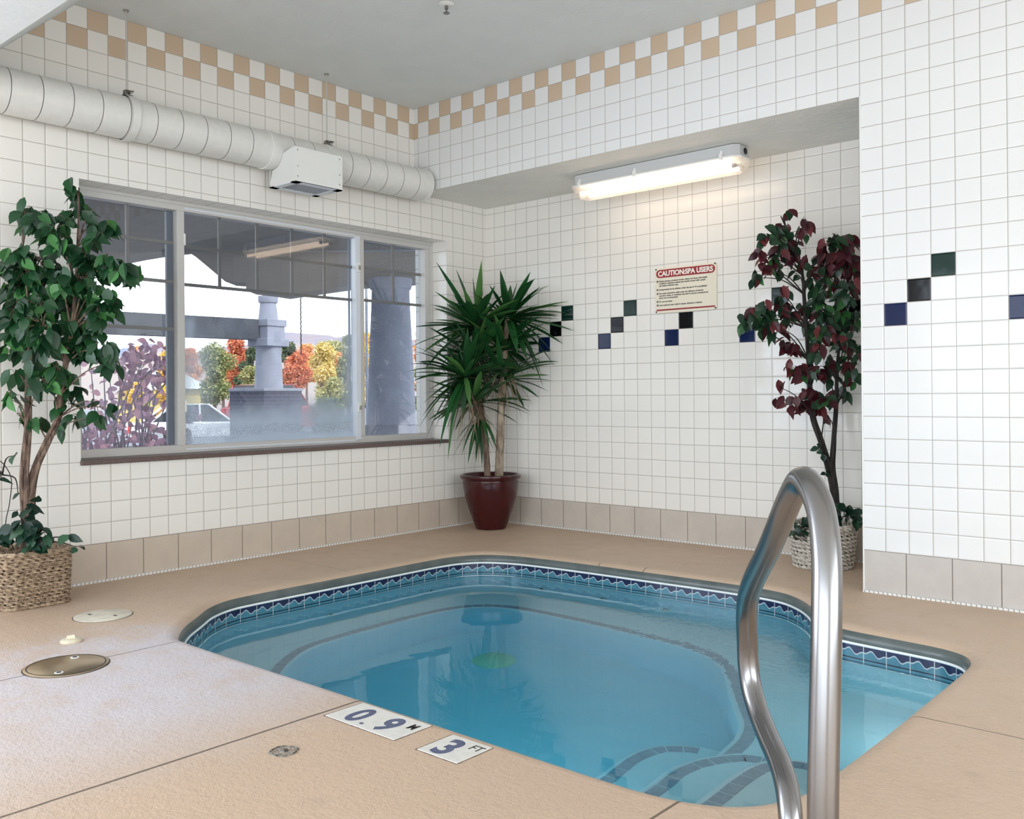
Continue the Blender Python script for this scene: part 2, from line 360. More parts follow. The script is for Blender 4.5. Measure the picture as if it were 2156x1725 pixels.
m_plum = leaf_mat('plum_leaf', (0.26, 0.10, 0.18), (0.60, 0.40, 0.56), (0.80, 0.44, 0.54), rough=0.6, trans=0.4, p2=0.6)
def bark(name, c1, c2, sc_=60):
    N = NT(name); x, y, z, g = N.pos(); mp = N.n('ShaderNodeMapping'); N.t.links.new(g.outputs['Position'], mp.inputs[0]); mp.inputs['Scale'].default_value = (1, 1, 0.18)
    f = N.noise(mp.outputs[0], sc_, 4.0, 0.65)
    N.bsdf(Base_Color=N.mix(N.smooth(f, 0.4, 0.62), c1, c2), Roughness=0.85, Normal=N.bump(f, 0.9, 0.008)); return N.m
m_bark = bark('brown_bark', (0.22, 0.15, 0.11), (0.07, 0.045, 0.035))
m_bark_dark = bark('dark_bark', (0.035, 0.028, 0.024), (0.012, 0.010, 0.009))
m_bark_pale = bark('ringed_pale_bark', (0.42, 0.34, 0.25), (0.20, 0.15, 0.11), 45)
m_wicker = simple('brown_wicker', (0.46, 0.35, 0.24), 0.6, color2=(0.22, 0.15, 0.095), scale=55)
m_wicker_w = simple('whitewashed_wicker', (0.66, 0.62, 0.55), 0.6, color2=(0.40, 0.36, 0.30), scale=50)
m_sign = simple('sign_board', (0.80, 0.74, 0.60), 0.35)
m_red = simple('sign_red', (0.30, 0.018, 0.022), 0.4)
m_signwhite = simple('sign_white', (0.86, 0.83, 0.76), 0.4)
m_ink = simple('sign_ink', (0.015, 0.013, 0.012), 0.5)
m_marker = simple('marker_tile', (0.74, 0.73, 0.68), 0.35, var=0.08, scale=40)
m_marker_ink = simple('marker_blue', (0.075, 0.09, 0.17), 0.5, color2=(0.12, 0.14, 0.22), scale=90)

# ------------------------------------------------------------------ mesh building
class MB:
    def __init__(s): s.v = []; s.f = []; s.mi = []; s.uv = {}
    def add(s, vs, fs, mi=0):
        o = len(s.v); s.v += [tuple(v) for v in vs]
        for f in fs: s.f.append(tuple(i + o for i in f)); s.mi.append(mi)
        return s
    def box(s, a, b, mi=0):
        x0, x1 = sorted((a[0], b[0])); y0, y1 = sorted((a[1], b[1])); z0, z1 = sorted((a[2], b[2]))
        return s.add([(x0, y0, z0), (x1, y0, z0), (x1, y1, z0), (x0, y1, z0), (x0, y0, z1), (x1, y0, z1), (x1, y1, z1), (x0, y1, z1)],
                     [(0, 3, 2, 1), (4, 5, 6, 7), (0, 1, 5, 4), (1, 2, 6, 5), (2, 3, 7, 6), (3, 0, 4, 7)], mi)
    def prism(s, poly, z0, z1, mi=0):
        n = len(poly); vs = [(x, y, z0) for x, y in poly] + [(x, y, z1) for x, y in poly]
        return s.add(vs, [tuple(range(n - 1, -1, -1)), tuple(range(n, 2 * n))] + [(i, (i + 1) % n, n + (i + 1) % n, n + i) for i in range(n)], mi)
    def hull(s, A, B, mi=0):     # two matching polygons of 3-D points
        n = len(A)
        return s.add(list(A) + list(B), [tuple(range(n - 1, -1, -1)), tuple(range(n, 2 * n))] + [(i, (i + 1) % n, n + (i + 1) % n, n + i) for i in range(n)], mi)
    def tube(s, pts, r, seg=10, mi=0, cap=True, closed=False):
        pts = [Vector(p) for p in pts]; n = len(pts); rs = r if isinstance(r, (list, tuple)) else [r] * n
        t0 = (pts[1] - pts[0]).normalized(); nrm = t0.orthogonal().normalized(); o = len(s.v); prev = t0
        for i, p in enumerate(pts):
            if closed: t = (pts[(i + 1) % n] - pts[i - 1]).normalized()
            else: t = (pts[min(i + 1, n - 1)] - pts[max(i - 1, 0)]).normalized()
            q = prev.rotation_difference(t); nrm = (q @ nrm); nrm = (nrm - t * nrm.dot(t)).normalized(); prev = t; bn = t.cross(nrm)
            for k in range(seg):
                a = 2 * PI * k / seg; s.v.append(tuple(p + rs[i] * (math.cos(a) * nrm + math.sin(a) * bn)))
        for i in range(n if closed else n - 1):
            j = (i + 1) % n
            for k in range(seg):
                k2 = (k + 1) % seg; s.f.append((o + i * seg + k, o + i * seg + k2, o + j * seg + k2, o + j * seg + k)); s.mi.append(mi)
        if cap and not closed:
            s.f.append(tuple(o + k for k in range(seg - 1, -1, -1))); s.mi.append(mi)
            s.f.append(tuple(o + (n - 1) * seg + k for k in range(seg))); s.mi.append(mi)
        return s
    def lathe(s, prof, c=(0, 0, 0), seg=40, axis='z', mi=0, capa=True, capb=True, sq=None):
        o = len(s.v); c = Vector(c)
        for r, h in prof:
            for k in range(seg):
                a = 2 * PI * k / seg; ca, sa = math.cos(a), math.sin(a)
                if sq:
                    q = (abs(ca) ** sq + abs(sa) ** sq) ** (-1 / sq); ca *= q; sa *= q
                p = {'z': (r * ca, r * sa, h), 'x': (h, r * ca, r * sa), 'y': (r * ca, h, r * sa)}[axis]
                s.v.append(tuple(c + Vector(p)))
        for i in range(len(prof) - 1):
            for k in range(seg):
                k2 = (k + 1) % seg; s.f.append((o + i * seg + k, o + i * seg + k2, o + (i + 1) * seg + k2, o + (i + 1) * seg + k)); s.mi.append(mi)
        if capa: s.f.append(tuple(o + k for k in range(seg - 1, -1, -1))); s.mi.append(mi)
        if capb: s.f.append(tuple(o + (len(prof) - 1) * seg + k for k in range(seg))); s.mi.append(mi)
        return s
    def leaf(s, p, d, n, L, W, fold=0.25, droop=0.3, mi=0, pointed=1.0):
        d = Vector(d).normalized(); n = Vector(n); n = (n - d * n.dot(d))
        n = n.normalized() if n.length > 1e-4 else d.orthogonal().normalized()
        sd = d.cross(n); p = Vector(p)
        prof = [(0.0, 0.03), (0.18, 0.72), (0.42, 1.0), (0.66, 0.78), (0.86, 0.33), (1.0, 0.02)]
        vs = []
        for t, w in prof:
            ctr = p + d * (L * t) - n * (droop * L * t * t)
            wv = sd * (W * 0.5 * w)
            vs += [ctr - wv + n * fold * W * 0.5 * w, ctr, ctr + wv + n * fold * W * 0.5 * w]
        fs = []
        for i in range(len(prof) - 1):
            a = i * 3; fs += [(a, a + 1, a + 4, a + 3), (a + 1, a + 2, a + 5, a + 4)]
        return s.add(vs, fs, mi)
    def card(s, p, d, n, L, W, mi=0):
        d = Vector(d).normalized(); n = Vector(n); n = n - d * n.dot(d); n = n.normalized() if n.length > 1e-4 else d.orthogonal(); sd = d.cross(n); p = Vector(p)
        return s.add([p, p + d * L * .45 + sd * W * .5 + n * W * .15, p + d * L, p + d * L * .45 - sd * W * .5 + n * W * .15], [(0, 1, 2), (0, 2, 3)], mi)
    def blade(s, p, d, L, W, droop, nseg=7, twist=0.0, mi=0):   # long strap leaf with gravity droop
        W *= 1.22; p = Vector(p); d = Vector(d).normalized(); sd = d.cross(Vector((0, 0, 1)))
        sd = sd.normalized() if sd.length > 0.05 else Vector((1, 0, 0))
        vs = []
        for i in range(nseg + 1):
            t = i / nseg; ctr = p + d * (L * t) + Vector((0, 0, -1)) * droop * L * t * t
            tg = (d + Vector((0, 0, -2 * droop * t))).normalized(); nn = sd.cross(tg).normalized()
            a = twist * t; s2 = (math.cos(a) * sd + math.sin(a) * nn)
            w = W * 0.5 * (0.45 + 2.2 * t if t < 0.25 else (1.0 if t < 0.55 else max(0.02, 1 - ((t - 0.55) / 0.45) ** 1.5)))
            vs += [ctr - s2 * w + nn * w * 0.3, ctr, ctr + s2 * w + nn * w * 0.3]
        fs = []
        for i in range(nseg):
            a = i * 3; fs += [(a, a + 1, a + 4, a + 3), (a + 1, a + 2, a + 5, a + 4)]
        return s.add(vs, fs, mi)
    def build(s, name, mats, parent=None, smooth=False, angle=40, bevel=0.0, bseg=2):
        me = bpy.data.meshes.new(name); me.from_pydata(s.v, [], s.f)
        mats = mats if isinstance(mats, (list, tuple)) else [mats]
        for m in mats: me.materials.append(m)
        me.polygons.foreach_set('material_index', s.mi)
        me.update()
        if smooth:
            me.polygons.foreach_set('use_smooth', [True] * len(me.polygons)); me.set_sharp_from_angle(angle=math.radians(angle))
        o = bpy.data.objects.new(name, me); col.objects.link(o)
        if parent is not None: o.parent = parent
        if bevel:
            b = o.modifiers.new('bevel', 'BEVEL'); b.width = bevel; b.segments = bseg; b.limit_method = 'ANGLE'; b.angle_limit = math.radians(50)
        return o

def place(o, parent):      # children are modelled in world space
    o.parent = parent; o.matrix_parent_inverse = parent.matrix_world.inverted(); return o
def thing(name, label, cat, loc=(0, 0, 0), group=None):
    o = bpy.data.objects.new(name, None); col.objects.link(o); o.location = loc; o.empty_display_size = 0.1
    o['label'] = label; o['category'] = cat
    if group: o['group'] = group
    bpy.context.view_layer.update()
    return o
def part(mb, name, mat, root, **kw):
    o = mb.build(name, mat, None, **kw); bpy.context.view_layer.update(); return place(o, root)
def tag(o, label, cat, group=None, kind=None):
    o['label'] = label; o['category'] = cat
    if group: o['group'] = group
    if kind: o['kind'] = kind
    return o
def struct(mb, name, mat, **kw):
    o = mb.build(name, mat, **kw); o['kind'] = 'structure'; return o
def dup_tree(root, delta):
    bpy.context.view_layer.update()
    r = root.copy(); col.objects.link(r); r.location = root.location + Vector(delta)
    for ch in root.children:
        c = ch.copy(); col.objects.link(c); c.parent = r
        for g in ch.children: d = g.copy(); col.objects.link(d); d.parent = c
    return r

def catmull(pts, n=6, closed=True):
    pts = [Vector(p) for p in pts]; out = []; N_ = len(pts)
    for i in range(N_ if closed else N_ - 1):
        if closed: p0, p1, p2, p3 = pts[i - 1], pts[i], pts[(i + 1) % N_], pts[(i + 2) % N_]
        else: p0, p1, p2, p3 = pts[max(i - 1, 0)], pts[i], pts[i + 1], pts[min(i + 2, N_ - 1)]
        for k in range(n):
            t = k / n; out.append(0.5 * ((2 * p1) + (p2 - p0) * t + (2 * p0 - 5 * p1 + 4 * p2 - p3) * t * t + (3 * p1 - p0 - 3 * p2 + p3) * t ** 3))
    if not closed: out.append(pts[-1])
    return out
def offset_loop(pts, d):     # positive = outward for a CCW loop
    n = len(pts); out = []
    for i in range(n):
        t = (pts[(i + 1) % n] - pts[i - 1]); t = Vector((t.x, t.y)).normalized(); out.append(Vector((pts[i].x + t.y * d, pts[i].y - t.x * d)))
    return out
def fill_loops(loops, z, name, mats, parent=None, down=False):
    bm = bmesh.new()
    es = []
    for lp in loops:
        vs = [bm.verts.new((p[0], p[1], z)) for p in lp]
        for i in range(len(vs)): es.append(bm.edges.new((vs[i], vs[(i + 1) % len(vs)])))
    bmesh.ops.triangle_fill(bm, use_beauty=True, use_dissolve=False, edges=es)
    bmesh.ops.recalc_face_normals(bm, faces=bm.faces)
    if sum(f.normal.z for f in bm.faces) < 0: bmesh.ops.reverse_faces(bm, faces=bm.faces)
    if down: bmesh.ops.reverse_faces(bm, faces=bm.faces)
    vs = [tuple(v.co) for v in bm.verts]; bm.verts.index_update(); fs = [tuple(v.index for v in f.verts) for f in bm.faces]; bm.free()
    return vs, fs

# ------------------------------------------------------------------ room shell
TH = 0.34
# window wall (plane x = 0); opening y -3.158..-0.442, z 0.641..2.141
OY0, OY1, OZ0, OZ1 = -3.158, -0.442, 0.628, 2.141
mb = MB()
for a, b in (((-TH, OY1, -0.2), (0, 0.30, H + 0.2)), ((-TH, OY0, -0.2), (0, OY1, OZ0)), ((-TH, OY0, OZ1), (0, OY1, H + 0.2)),
             ((-TH, -4.75, -0.2), (0, OY0, H + 0.2)), ((-TH, -7.65, -0.2), (0, -4.75, 0.55)), ((-TH, -7.65, 2.15), (0, -4.75, H + 0.2)), ((-TH, WY - 0.3, -0.2), (0, -7.65, H + 0.2))):
    mb.box(a, b)
wl = struct(mb, 'wall_left', [mt_W, mt_S, mt_RZ, m_outer])
def assign_by_normal(o, nx=0, ny=1, nz=2, outer=3, x_inner=True):
    for p in o.data.polygons:
        n = p.normal
        p.material_index = (nx if (n.x > 0 or not x_inner) else outer) if abs(n.x) > 0.7 else (ny if abs(n.y) > 0.7 else nz)
m_reveal = tile_mat('tile_reveal_side', 1, 0.0, checker=False)
def reveal_side():
    N = NT('tile_reveal_jamb'); x, y, z, g = N.pos()
    fb = N.ma('FRACT', N.ma('DIVIDE', N.ma('SUBTRACT', H, z), U)); db = N.ma('MINIMUM', fb, N.ma('SUBTRACT', 1.0, fb))
    N.bsdf(Base_Color=N.mix(N.smooth(db, 0.010, 0.024, 1.0, 0.0), WHITE_TILE, GROUT), Roughness=0.16, Normal=N.bump(N.smooth(db, 0.008, 0.07), 0.4, 0.003)); return N.m
def reveal_head():
    N = NT('tile_reveal_lintel'); x, y, z, g = N.pos()
    fb = N.ma('FRACT', N.ma('DIVIDE', N.ma('SUBTRACT', -OFF_W, y), U)); db = N.ma('MINIMUM', fb, N.ma('SUBTRACT', 1.0, fb))
    N.bsdf(Base_Color=N.mix(N.smooth(db, 0.010, 0.024, 1.0, 0.0), WHITE_TILE, GROUT), Roughness=0.16); return N.m
wl.data.materials[1] = reveal_side(); wl.data.materials[2] = reveal_head()
assign_by_normal(wl)

wb = struct(MB().box((-0.0, 0.0, -0.2), (XE + 0.3, 0.30, H + 0.2)), 'wall_back', mt_B)
# the front plane: wall to the right of the alcove, and the wall above the alcove
wr = struct(MB().box((XE, -D, -0.2), (WX, 0.0, H + 0.2)), 'wall_right', [mt_F, mt_S])
for p in wr.data.polygons:
    if abs(p.normal.x) > 0.7: p.material_index = 1
lin = struct(MB().box((0.0, -D, ZA), (XE, 0.0, H + 0.2)), 'wall_upper', [mt_F, m_alcove_ceil])
for p in lin.data.polygons:
    if p.normal.z < -0.7: p.material_index = 1
# unseen side and back walls with their own big windows
mb = MB()
for a, b in (((WX, WY - 0.3, -0.2), (WX + 0.3, -7.2, H + 0.2)), ((WX, -2.0, -0.2), (WX + 0.3, 0.3, H + 0.2)), ((WX, -7.2, -0.2), (WX + 0.3, -2.0, 0.4)), ((WX, -7.2, 2.55), (WX + 0.3, -2.0, H + 0.2))): mb.box(a, b)
struct(mb, 'wall_east', tile_mat('tile_east', 1, 0.0))
mb = MB()
for a, b in (((0, WY - 0.3, -0.2), (1.1, WY, H + 0.2)), ((7.7, WY - 0.3, -0.2), (WX, WY, H + 0.2)), ((1.1, WY - 0.3, -0.2), (7.7, WY, 0.35)), ((1.1, WY - 0.3, 2.55), (7.7, WY, H + 0.2))): mb.box(a, b)
struct(mb, 'wall_rear', tile_mat('tile_rear', 0, 0.0))
struct(MB().box((0, -3.17, H), (WX, -D, H + 0.2)), 'ceiling', m_ceil)
# ceiling slopes down towards the camera side and runs on lower
mb = MB(); prof = [(-3.17, H), (-3.84, 2.44), (WY, 2.44), (WY, H + 0.2), (-3.17, H + 0.2)]
mb.hull([(0, y, z) for y, z in prof], [(WX, y, z) for y, z in prof])
struct(mb, 'ceiling_slope', m_ceil)

# ------------------------------------------------------------------ pool outline
S_raw = [(1.36, -3.345), (1.208, -3.235), (1.069, -3.09), (0.955, -2.965), (0.885, -2.83), (0.868, -2.68), (0.868, -2.3), (0.868, -1.9), (0.868, -1.5), (0.882, -1.302), (0.925, -1.185), (1.0, -1.10),
         (1.142, -1.033), (1.341, -1.0), (1.7, -0.975), (2.1, -0.965), (2.5, -0.955), (2.75, -0.962), (2.89, -0.99), (2.98, -1.045), (3.07, -1.13), (3.15, -1.235), (3.225, -1.36), (3.30, -1.45),
         (3.40, -1.495), (3.54, -1.515), (3.68, -1.53), (3.80, -1.548), (3.885, -1.59), (3.93, -1.67), (3.943, -1.80), (3.945, -2.2), (3.945, -2.6), (3.94, -2.9), (3.935, -3.08), (3.90, -3.20), (3.84, -3.285),
         (3.76, -3.33), (3.66, -3.354), (3.5, -3.362), (3.1, -3.362), (2.7, -3.36), (2.3, -3.36), (1.9, -3.362), (1.6, -3.362), (1.45, -3.358)]
S = catmull(S_raw[::-1], 5)      # clockwise list reversed -> check the winding
def area(l): return sum(l[i - 1].x * l[i].y - l[i].x * l[i - 1].y for i in range(len(l))) / 2
S = [Vector((p.x, p.y)) for p in S]
if area(S) < 0: S = S[::-1]
RB = 0.066
hole = offset_loop(S, RB)
floor_outer = [Vector((-0.0, WY)), Vector((WX, WY)), Vector((WX, 0)), Vector((0, 0))]
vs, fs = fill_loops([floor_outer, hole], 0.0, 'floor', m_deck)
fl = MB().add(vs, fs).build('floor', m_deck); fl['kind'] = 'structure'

spa = thing('spa_pool', 'sunken spa pool with wavy blue border tiles and clear turquoise water, set in the deck', 'pool', (2.4, -2.2, 0))
# coping: a quarter-round lip in the deck coating
prof = [(RB, 0.0)] + [(RB - RB * math.sin(a), -0.055 + 0.055 * math.cos(a)) for a in [math.radians(t) for t in (12, 24, 36, 48, 60, 75, 90)]] + [(0.002, -0.062)]
n = len(S); mb = MB(); rings = []
for off, z in prof:
    lp = offset_loop(S, off); rings.append([(p.x, p.y, z) for p in lp])
for r_ in rings: mb.v += r_
for i in range(len(rings) - 1):
    for k in range(n):
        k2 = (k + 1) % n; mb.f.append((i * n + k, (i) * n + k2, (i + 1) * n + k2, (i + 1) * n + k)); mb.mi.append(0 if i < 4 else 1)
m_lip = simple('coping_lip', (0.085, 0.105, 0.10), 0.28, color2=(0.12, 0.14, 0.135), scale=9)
cop = part(mb, 'coping', [m_deck, m_lip], spa, smooth=True, angle=80)
# white caulk line
mb = MB(); c1 = offset_loop(S, 0.0); c2 = offset_loop(S, -0.003)
for lp, z in ((c1, -0.059), (c2, -0.061), (c2, -0.068), (c1, -0.070)): mb.v += [(p.x, p.y, z) for p in lp]
for i in range(3):
    for k in range(n): k2 = (k + 1) % n; mb.f.append((i * n + k, i * n + k2, (i + 1) * n + k2, (i + 1) * n + k)); mb.mi.append(0)
part(mb, 'caulk_line', m_caulk, spa, smooth=True, angle=80)
# tile band with UVs
ZW, ZTB, ZFL, ZBE = -0.135, -0.165, -1.05, -0.575
TP = 0.0965
me = bpy.data.meshes.new('border_tiles'); vs = [(p.x, p.y, -0.067) for p in S] + [(p.x, p.y, ZTB) for p in S]
me.from_pydata(vs, [], [(k, (k + 1) % n, n + (k + 1) % n, n + k) for k in range(n)])
uvl = me.uv_layers.new(name='UVMap'); cum = [0.0]
for k in range(n): cum.append(cum[-1] + (S[(k + 1) % n] - S[k]).length)
tot = round(cum[-1] / TP); cum = [c / cum[-1] * tot for c in cum]
for k in range(n):
    for j, (uu, vv) in enumerate(((cum[k], 1), (cum[k + 1], 1), (cum[k + 1], 0), (cum[k], 0))): uvl.data[k * 4 + j].uv = (-uu, vv)
me.materials.append(m_wave); me.polygons.foreach_set('use_smooth', [True] * n)
bt = bpy.data.objects.new('border_tiles', me); col.objects.link(bt); bpy.context.view_layer.update(); place(bt, spa)
# basin shell
mb = MB(); Sb = offset_loop(S, -0.004)
mb.v += [(p.x, p.y, ZTB) for p in Sb] + [(p.x, p.y, -0.95) for p in Sb]
Sc = offset_loop(S, -0.04); Sd = offset_loop(S, -0.10)
mb.v += [(p.x, p.y, -1.02) for p in Sc] + [(p.x, p.y, ZFL) for p in Sd]
for i in range(3):
    for k in range(n): k2 = (k + 1) % n; mb.f.append((i * n + k, i * n + k2, (i + 1) * n + k2, (i + 1) * n + k)); mb.mi.append(0)
vs, fs = fill_loops([Sd], ZFL, '', None); mb.add(vs, fs)
part(mb, 'basin', m_plaster, spa, smooth=True, angle=60)

def nearest(l, p): return min(range(len(l)), key=lambda i: (l[i] - Vector(p)).length)
def region(inner, a, b, out=0.03):
    """polygon between an inner open path and the pool wall running CCW from a to b"""
    So = offset_loop(S, out); i, j = nearest(So, a), nearest(So, b); seq = []
    k = i
    while True:
        seq.append(So[k])
        if k == j: break
        k = (k + 1) % n
    return seq + [Vector(p) for p in inner]
def slab(poly, z0, z1):
    m = MB(); vs, fs = fill_loops([poly], z1, '', None); m.add(vs, fs)
    nn = len(poly); m.add([(p.x, p.y, z0) for p in poly] + [(p.x, p.y, z1) for p in poly], [(k, (k + 1) % nn, nn + (k + 1) % nn, nn + k) for k in range(nn)])
    bm = bmesh.new(); return m
def round_edge_part(poly, z0, z1, name, inner_n):
    o = part(slab(poly, z0, z1), name, m_plaster, spa, smooth=True, angle=50)
    bm = bmesh.new(); bm.from_mesh(o.data); bmesh.ops.remove_doubles(bm, verts=bm.verts, dist=1e-5)
    bmesh.ops.recalc_face_normals(bm, faces=bm.faces)
    es = [e for e in bm.edges if all(abs(v.co.z - z1) < 1e-4 for v in e.verts) and len(e.link_faces) == 2 and any(abs(f.normal.z) < 0.5 for f in e.link_faces)]
    bmesh.ops.bevel(bm, geom=es, offset=0.022, segments=3, affect='EDGES', profile=0.5)
    for f in bm.faces: f.smooth = True
    bm.to_mesh(o.data); bm.free(); o.data.set_sharp_from_angle(angle=math.radians(60)); return o
# bench inner edge: from the near wall at the left, round the far corner, to the right-hand bay
bench_in = catmull([(1.86, -3.36), (1.62, -3.12), (1.44, -2.92), (1.30, -2.76), (1.19, -2.58), (1.155, -2.38), (1.15, -2.1), (1.155, -1.85), (1.175, -1.65), (1.225, -1.50), (1.33, -1.40), (1.50, -1.355), (1.8, -1.345),
                    (2.15, -1.355), (2.42, -1.375), (2.60, -1.40), (2.74, -1.455), (2.87, -1.575), (2.96, -1.70), (3.04, -1.82), (3.13, -1.95), (3.225, -2.09), (3.27, -2.21), (3.285, -2.32), (3.30, -2.45), (3.34, -2.60)], 4, False)
bench_in = [Vector((p.x, p.y)) for p in bench_in]
# CCW pool: from right wall (3.945,-2.6) up over the top to the left, to near wall (1.86,-3.36)
bench_poly = region(bench_in + [Vector((3.6, -2.62))], (3.97, -2.62), (1.86, -3.39))
round_edge_part(bench_poly, ZFL - 0.02, ZBE, 'bench', len(bench_in))
s1 = [Vector((p.x, p.y)) for p in catmull([(2.975, -3.36), (2.955, -3.1), (2.945, -2.85), (2.94, -2.62), (2.925, -2.48), (2.93, -2.38), (2.965, -2.27), (3.03, -2.21), (3.12, -2.165), (3.26, -2.15), (3.5, -2.15), (3.96, -2.15)], 4, False)]
s2 = [Vector((p.x, p.y)) for p in catmull([(3.27, -3.36), (3.255, -3.1), (3.25, -2.9), (3.25, -2.75), (3.24, -2.63), (3.26, -2.52), (3.305, -2.43), (3.38, -2.345), (3.50, -2.31), (3.7, -2.30), (3.96, -2.30)], 4, False)]
s3 = [Vector((p.x, p.y)) for p in catmull([(3.55, -3.37), (3.53, -3.1), (3.525, -2.88), (3.52, -2.75), (3.525, -2.62), (3.55, -2.54), (3.61, -2.475), (3.70, -2.45), (3.96, -2.45)], 4, False)]
def step_poly(path, yb, xa):
    return region(path[::-1], (xa, -3.39), (3.975, yb))
ZS1, ZS2, ZS3 = -0.79, -0.53, -0.325
round_edge_part(step_poly(s1, -2.15, 2.975), ZFL - 0.02, ZS1, 'step', 0)
round_edge_part(step_poly(s2, -2.30, 3.27), ZFL - 0.02, ZS2, 'step', 0)
round_edge_part(step_poly(s3, -2.45, 3.55), ZFL - 0.02, ZS3, 'step', 0)
def strip(path, z, w, inset, side, tl=0.05, gap=0.004, name='edge_tile_strip', x0=None):
    L = [0.0]
    for i in range(1, len(path)): L.append(L[-1] + (path[i] - path[i - 1]).length)
    def at(sv):
        sv = max(0, min(L[-1] - 1e-6, sv)); i = max(k for k in range(len(L)) if L[k] <= sv); i = min(i, len(path) - 2)
        t = (sv - L[i]) / (L[i + 1] - L[i]); p = path[i].lerp(path[i + 1], t); a = path[max(i - 1, 0)]; b = path[min(i + 2, len(path) - 1)]
        d = (b - a).normalized(); return p, Vector((d.y, -d.x)) * side
    m = MB(); s_ = 0.01
    while s_ + tl < L[-1]:
        (p, q), (p2, q2), (p3, q3) = at(s_), at(s_ + (tl - gap) / 2), at(s_ + tl - gap)
        A = [p + q * inset, p2 + q2 * inset, p3 + q3 * inset, p3 + q3 * (inset + w), p2 + q2 * (inset + w), p + q * (inset + w)]
        m.prism([(a.x, a.y) for a in A], z - 0.002, z + 0.003); s_ += tl
    return part(m, name, m_step_tile, spa)
strip(bench_in[:-6], ZBE, 0.05, 0.025, -1, name='bench_edge_tiles')
strip(s1[:-10], ZS1, 0.05, 0.028, 1, tl=0.075, gap=0.006, name='step_edge_tiles')
strip(s2[:-2], ZS2, 0.05, 0.028, 1, tl=0.075, gap=0.006, name='step_edge_tiles')
strip(s3[:-1], ZS3, 0.05, 0.028, 1, tl=0.075, gap=0.006, name='step_edge_tiles')
for (jx, jy, ax) in ((0.868, -2.21, 'x'), (0.868, -1.46, 'x'), (1.36, -1.0, 'y'), (1.79, -0.972, 'y'), (2.21, -0.962, 'y')):
    sg = 1 if ax == 'x' else -1
    pr_ = [(0.034, 0.0), (0.034, 0.006 * sg), (0.028, 0.010 * sg), (0.018, 0.008 * sg), (0.016, 0.002 * sg)]
    j_ = part(MB().lathe(pr_, (jx, jy, -0.40), 20, ax), 'jet_fitting', m_jetring, spa, smooth=True)
    m2 = MB().lathe([(0.012, 0.0), (0.010, 0.006 * sg)], (jx, jy, -0.40), 12, ax).build('jet_nozzle', m_dark); bpy.context.view_layer.update(); place(m2, j_)
part(MB().lathe([(0.115, ZFL), (0.112, ZFL + 0.012), (0.08, ZFL + 0.028), (0.0, ZFL + 0.032)], (1.655, -1.755, 0), 36, capb=False), 'drain_cover', m_drain, spa, smooth=True)
# water: a closed body whose sides lie inside the shell
Sw = offset_loop(S, 0.03); vs, fs = fill_loops([Sw], ZW, '', None)
mb = MB().add(vs, fs); mb.add([(p.x, p.y, ZW) for p in Sw] + [(p.x, p.y, ZFL - 0.1) for p in Sw], [(k, (k + 1) % n, n + (k + 1) % n, n + k) for k in range(n)])
vs, fs = fill_loops([Sw], ZFL - 0.1, '', None, down=True); mb.add(vs, fs)
water = mb.build('spa_water', m_water)
bm = bmesh.new(); bm.from_mesh(water.data); bmesh.ops.remove_doubles(bm, verts=bm.verts, dist=1e-5); bmesh.ops.recalc_face_normals(bm, faces=bm.faces); bm.to_mesh(water.data); bm.free()
tag(water, 'clear turquoise water filling the sunken spa pool', 'water', kind='stuff')

# edge strips between deck and walls
def perf_mat():
    N = NT('perforated_edge'); x, y, z, g = N.pos()
    f = N.ma('FRACT', N.ma('DIVIDE', N.ma('ADD', x, y), 0.022)); d = N.ma('ABSOLUTE', N.ma('SUBTRACT', f, 0.5))
    N.bsdf(Base_Color=N.mix(N.smooth(d, 0.10, 0.15, 0.6, 0.0), (0.76, 0.76, 0.74), (0.05, 0.045, 0.04)), Roughness=0.5); return N.m
m_perf = perf_mat()
struct(MB().box((0.0, -3.25, 0.0), (0.012, -0.012, 0.010)), 'trim_1', m_perf)
struct(MB().box((0.012, -0.012, 0.0), (XE, 0.0, 0.010)), 'trim_2', m_perf)
struct(MB().box((XE, -D - 0.016, 0.0), (WX, -D, 0.010)), 'trim_3', m_perf)
struct(MB().box((XE - 0.003, -D - 0.003, 0.0), (XE + 0.004, -D + 0.002, ZA), 0), 'trim_4', m_trim)

# ------------------------------------------------------------------ window
win = bpy.data.objects.new('window_1', None); col.objects.link(win); win['kind'] = 'structure'
win.location = (-0.19, -1.8, 0.65); bpy.context.view_layer.update()
FX0, FX1 = -0.225, -0.153
def wpart(boxes, name, mat, parent=win, bevel=0.003):
    m = MB()
    for a, b in boxes: m.box(a, b)
    return part(m, name, mat, parent, bevel=bevel)
fr = wpart([((FX0, OY0, 2.088), (FX1, OY1, OZ1)), ((FX0, OY0, 0.655), (FX1, OY1, 0.700)), ((FX0, -0.517, 0.70), (FX1, OY1, 2.088)), ((FX0, OY0, 0.70), (FX1, -3.085, 2.088)),
            ((FX0, -2.520, 0.70), (FX1, -2.474, 2.088)), ((FX0, -1.142, 0.70), (FX1, -1.107, 2.088))], 'window_frame', m_alu)
wpart([((FX1, OY0, 2.120), (FX1 + 0.008, OY1, OZ1)), ((FX1, -0.47, 0.66), (FX1 + 0.008, OY1, 2.12))], 'frame_lip', m_alu)
cs = wpart([((-0.20, -1.190, 0.676), (-0.146, -1.146, 2.106)), ((-0.20, -2.474, 0.668), (-0.150, -1.190, 0.680)), ((-0.20, -2.474, 2.100), (-0.150, -1.190, 2.112))], 'sliding_sash', m_alu_bright)
sp = wpart([((-0.222, -2.562, 0.705), (-0.20, -2.520, 2.085)), ((-0.222, -1.200, 0.70), (-0.205, -1.190, 2.09))], 'sash_spacer', m_alu_dark)
